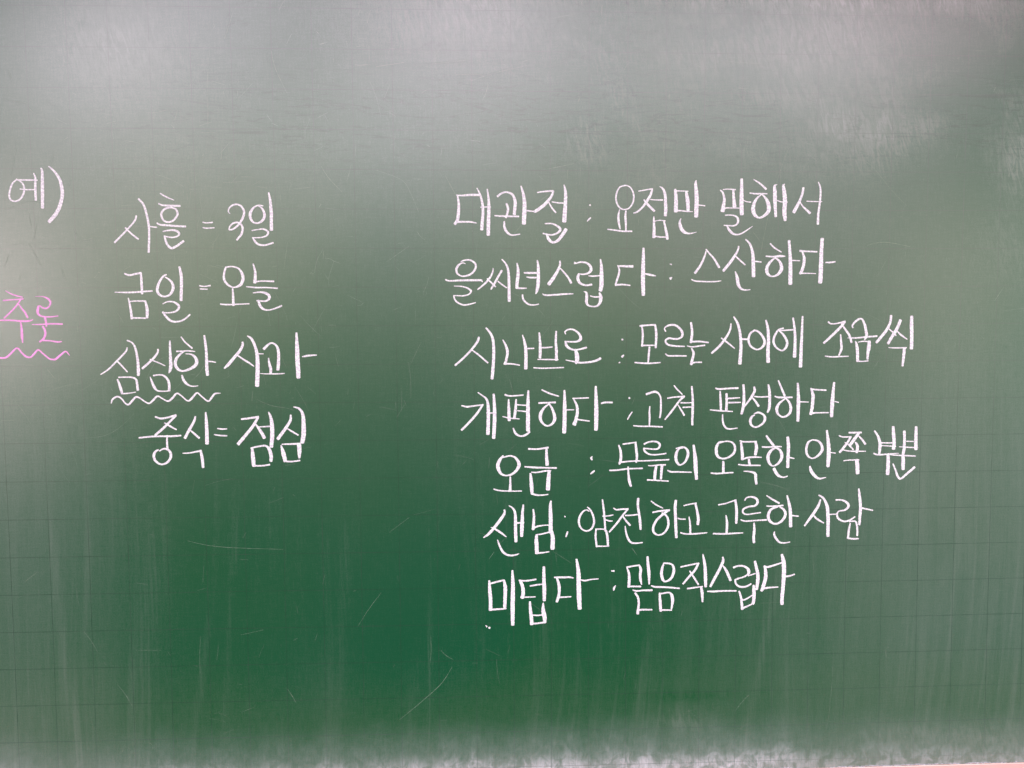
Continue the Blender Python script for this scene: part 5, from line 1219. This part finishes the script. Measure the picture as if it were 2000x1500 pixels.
229.6 287.8 2.3 231.6 282.4 3.4 230.9 274.7 3.4 231.3 268.6 3.3 232.9 261.8 1.7
214.2 259.3 2.2 222.6 259.1 2.0 231.6 258.9 2.2
240.7 299.3 2.9 241.4 288.4 3.7 242.7 276.9 4.0 243.1 262.1 2.0
221.1 254.5 1.4 225.7 252.9 1.9 234.8 253.5 2.0 247.0 253.5 2.6
224.2 250.2 2.6 228.0 244.0 2.8 229.2 236.2 2.8 228.5 228.5 3.1 227.8 221.7 3.6
228.9 226.6 2.6 236.5 227.0 2.2 247.2 226.8 1.7
S syllable
262.7 290.0 1.7 260.5 282.7 3.3 259.8 275.0 3.9 261.4 268.1 3.6 265.2 265.1 2.2 272.1 268.6 3.1 275.8 276.3 3.7 276.1 284.0 3.1 272.3 289.0 2.2 262.7 290.4 1.9
246.2 259.7 1.6 250.8 258.1 2.3 266.8 257.2 2.2 284.4 255.4 1.9
257.3 249.5 2.2 258.2 238.0 3.6 259.1 224.8 3.6
257.7 248.1 1.9 264.6 249.5 1.9 270.7 249.7 2.0 274.2 245.4 3.9 275.0 237.7 3.7 273.6 227.6 2.2
258.7 226.2 2.0 274.0 225.7 1.7
S syllable
285.7 284.6 2.0 294.1 286.4 1.9 310.5 289.4 1.9
309.7 289.2 2.5 304.8 279.6 3.0 297.3 271.3 2.8 289.0 261.4 2.2
298.0 279.0 1.7 303.4 270.4 2.3 310.0 260.1 2.2
315.5 301.4 1.6 317.7 291.0 3.6 319.0 279.4 4.2 319.5 267.8 4.4 319.8 257.1 3.4
294.8 254.9 2.0 301.3 255.6 2.0 315.8 257.4 1.3
313.7 257.1 3.0 315.1 248.5 3.8 315.7 236.5 2.2
S syllable
342.5 297.2 1.9 343.2 292.2 3.4 339.1 281.9 3.7 333.3 271.0 3.7 326.2 257.1 3.0
343.0 285.5 1.5 347.9 278.1 3.4 353.6 265.1 3.4
322.2 250.6 1.5 330.7 250.3 2.4 343.9 250.8 2.1 361.5 250.5 1.9
S syllable
357.4 282.7 2.7 362.5 284.5 2.2 369.1 284.7 2.4 375.7 282.0 3.1 378.4 276.8 4.2 377.3 273.1 2.7 371.5 269.5 1.8 364.2 267.5 2.1 359.4 265.3 1.9
360.2 266.1 2.4 360.6 261.6 2.4 364.3 257.1 2.5 370.2 255.7 2.5 376.8 256.9 2.2 381.6 259.8 2.1
377.7 270.9 1.5 387.6 274.1 1.6
386.6 290.7 3.1 388.9 281.1 4.0 390.9 272.2 4.3 390.7 263.3 4.5 389.4 252.2 3.5
365.5 250.1 2.1 368.2 241.5 2.9 369.5 232.6 3.3 370.3 225.1 3.5
385.3 257.6 3.0 385.8 250.1 4.4 385.9 238.9 4.4 384.6 232.3 3.8
370.5 237.7 1.5 374.9 238.8 2.0 383.3 243.8 1.5
370.3 226.3 2.7 377.2 229.1 2.0 384.9 232.7 1.8
S syllable
398.8 283.1 1.9 404.4 282.6 2.7 412.4 284.7 2.4 422.7 287.9 1.8
399.8 284.2 2.7 401.5 275.7 4.3 401.3 266.8 4.7 398.9 258.0 4.7 396.4 250.1 3.9
399.0 253.2 2.7 405.6 254.1 2.3 418.8 254.8 1.4
423.2 299.3 3.3 425.6 290.0 5.3 426.5 278.9 5.7 426.3 267.8 5.3 425.5 253.0 4.7 424.6 241.9 4.7 424.6 231.2 4.4
428.9 269.3 2.3 434.8 269.9 2.1 441.0 272.0 1.8
"""
LABEL = {"word": "%s chalk word reading %s", "colon": None, "equals_sign": None, "wavy_underline": None, "chalk_speck": None}
cur = None      # [part info, subparts: (name, strokes)]
words = []
for line in STROKES.strip().splitlines():
    if line[0] == "P":
        name, text, colour = line[2:].split("|")
        words.append([name, text, colour, []])
    elif line[0] == "S":
        words[-1][3].append((line[2:], []))
    else:
        if not words[-1][3]: words[-1][3].append((None, []))
        v = [float(t) / 1000 for t in line.split()]
        words[-1][3][-1][1].append([[v[i], v[i + 1], v[i + 2] * 0.495] for i in range(0, len(v), 3)])
for name, text, colour, subs in words:
    mat = M_PINK if colour == "pink" else M_CHALK
    parent = board
    if name == "word":
        parent = bpy.data.objects.new("chalk_word", None)
        parent.empty_display_size = 0.02
        parent.parent = board
        coll.objects.link(parent)
        parent["label"] = "%s chalk word reading %s" % (colour, text)
    for si, (sname, strokes) in enumerate(subs):
        vs, fs = [], []
        for ki, st in enumerate(strokes):
            sp = spline(st, 0.0013)
            ribbon(sp, 0.00022 + 0.00003 * ki + 0.00001 * (si % 3), 0.000018, 0.07, vs, fs)
        o = part(sname or name, vs, fs, mat, parent)
        if sname is None and colour == "pink": o["label"] = "pink wavy underline"
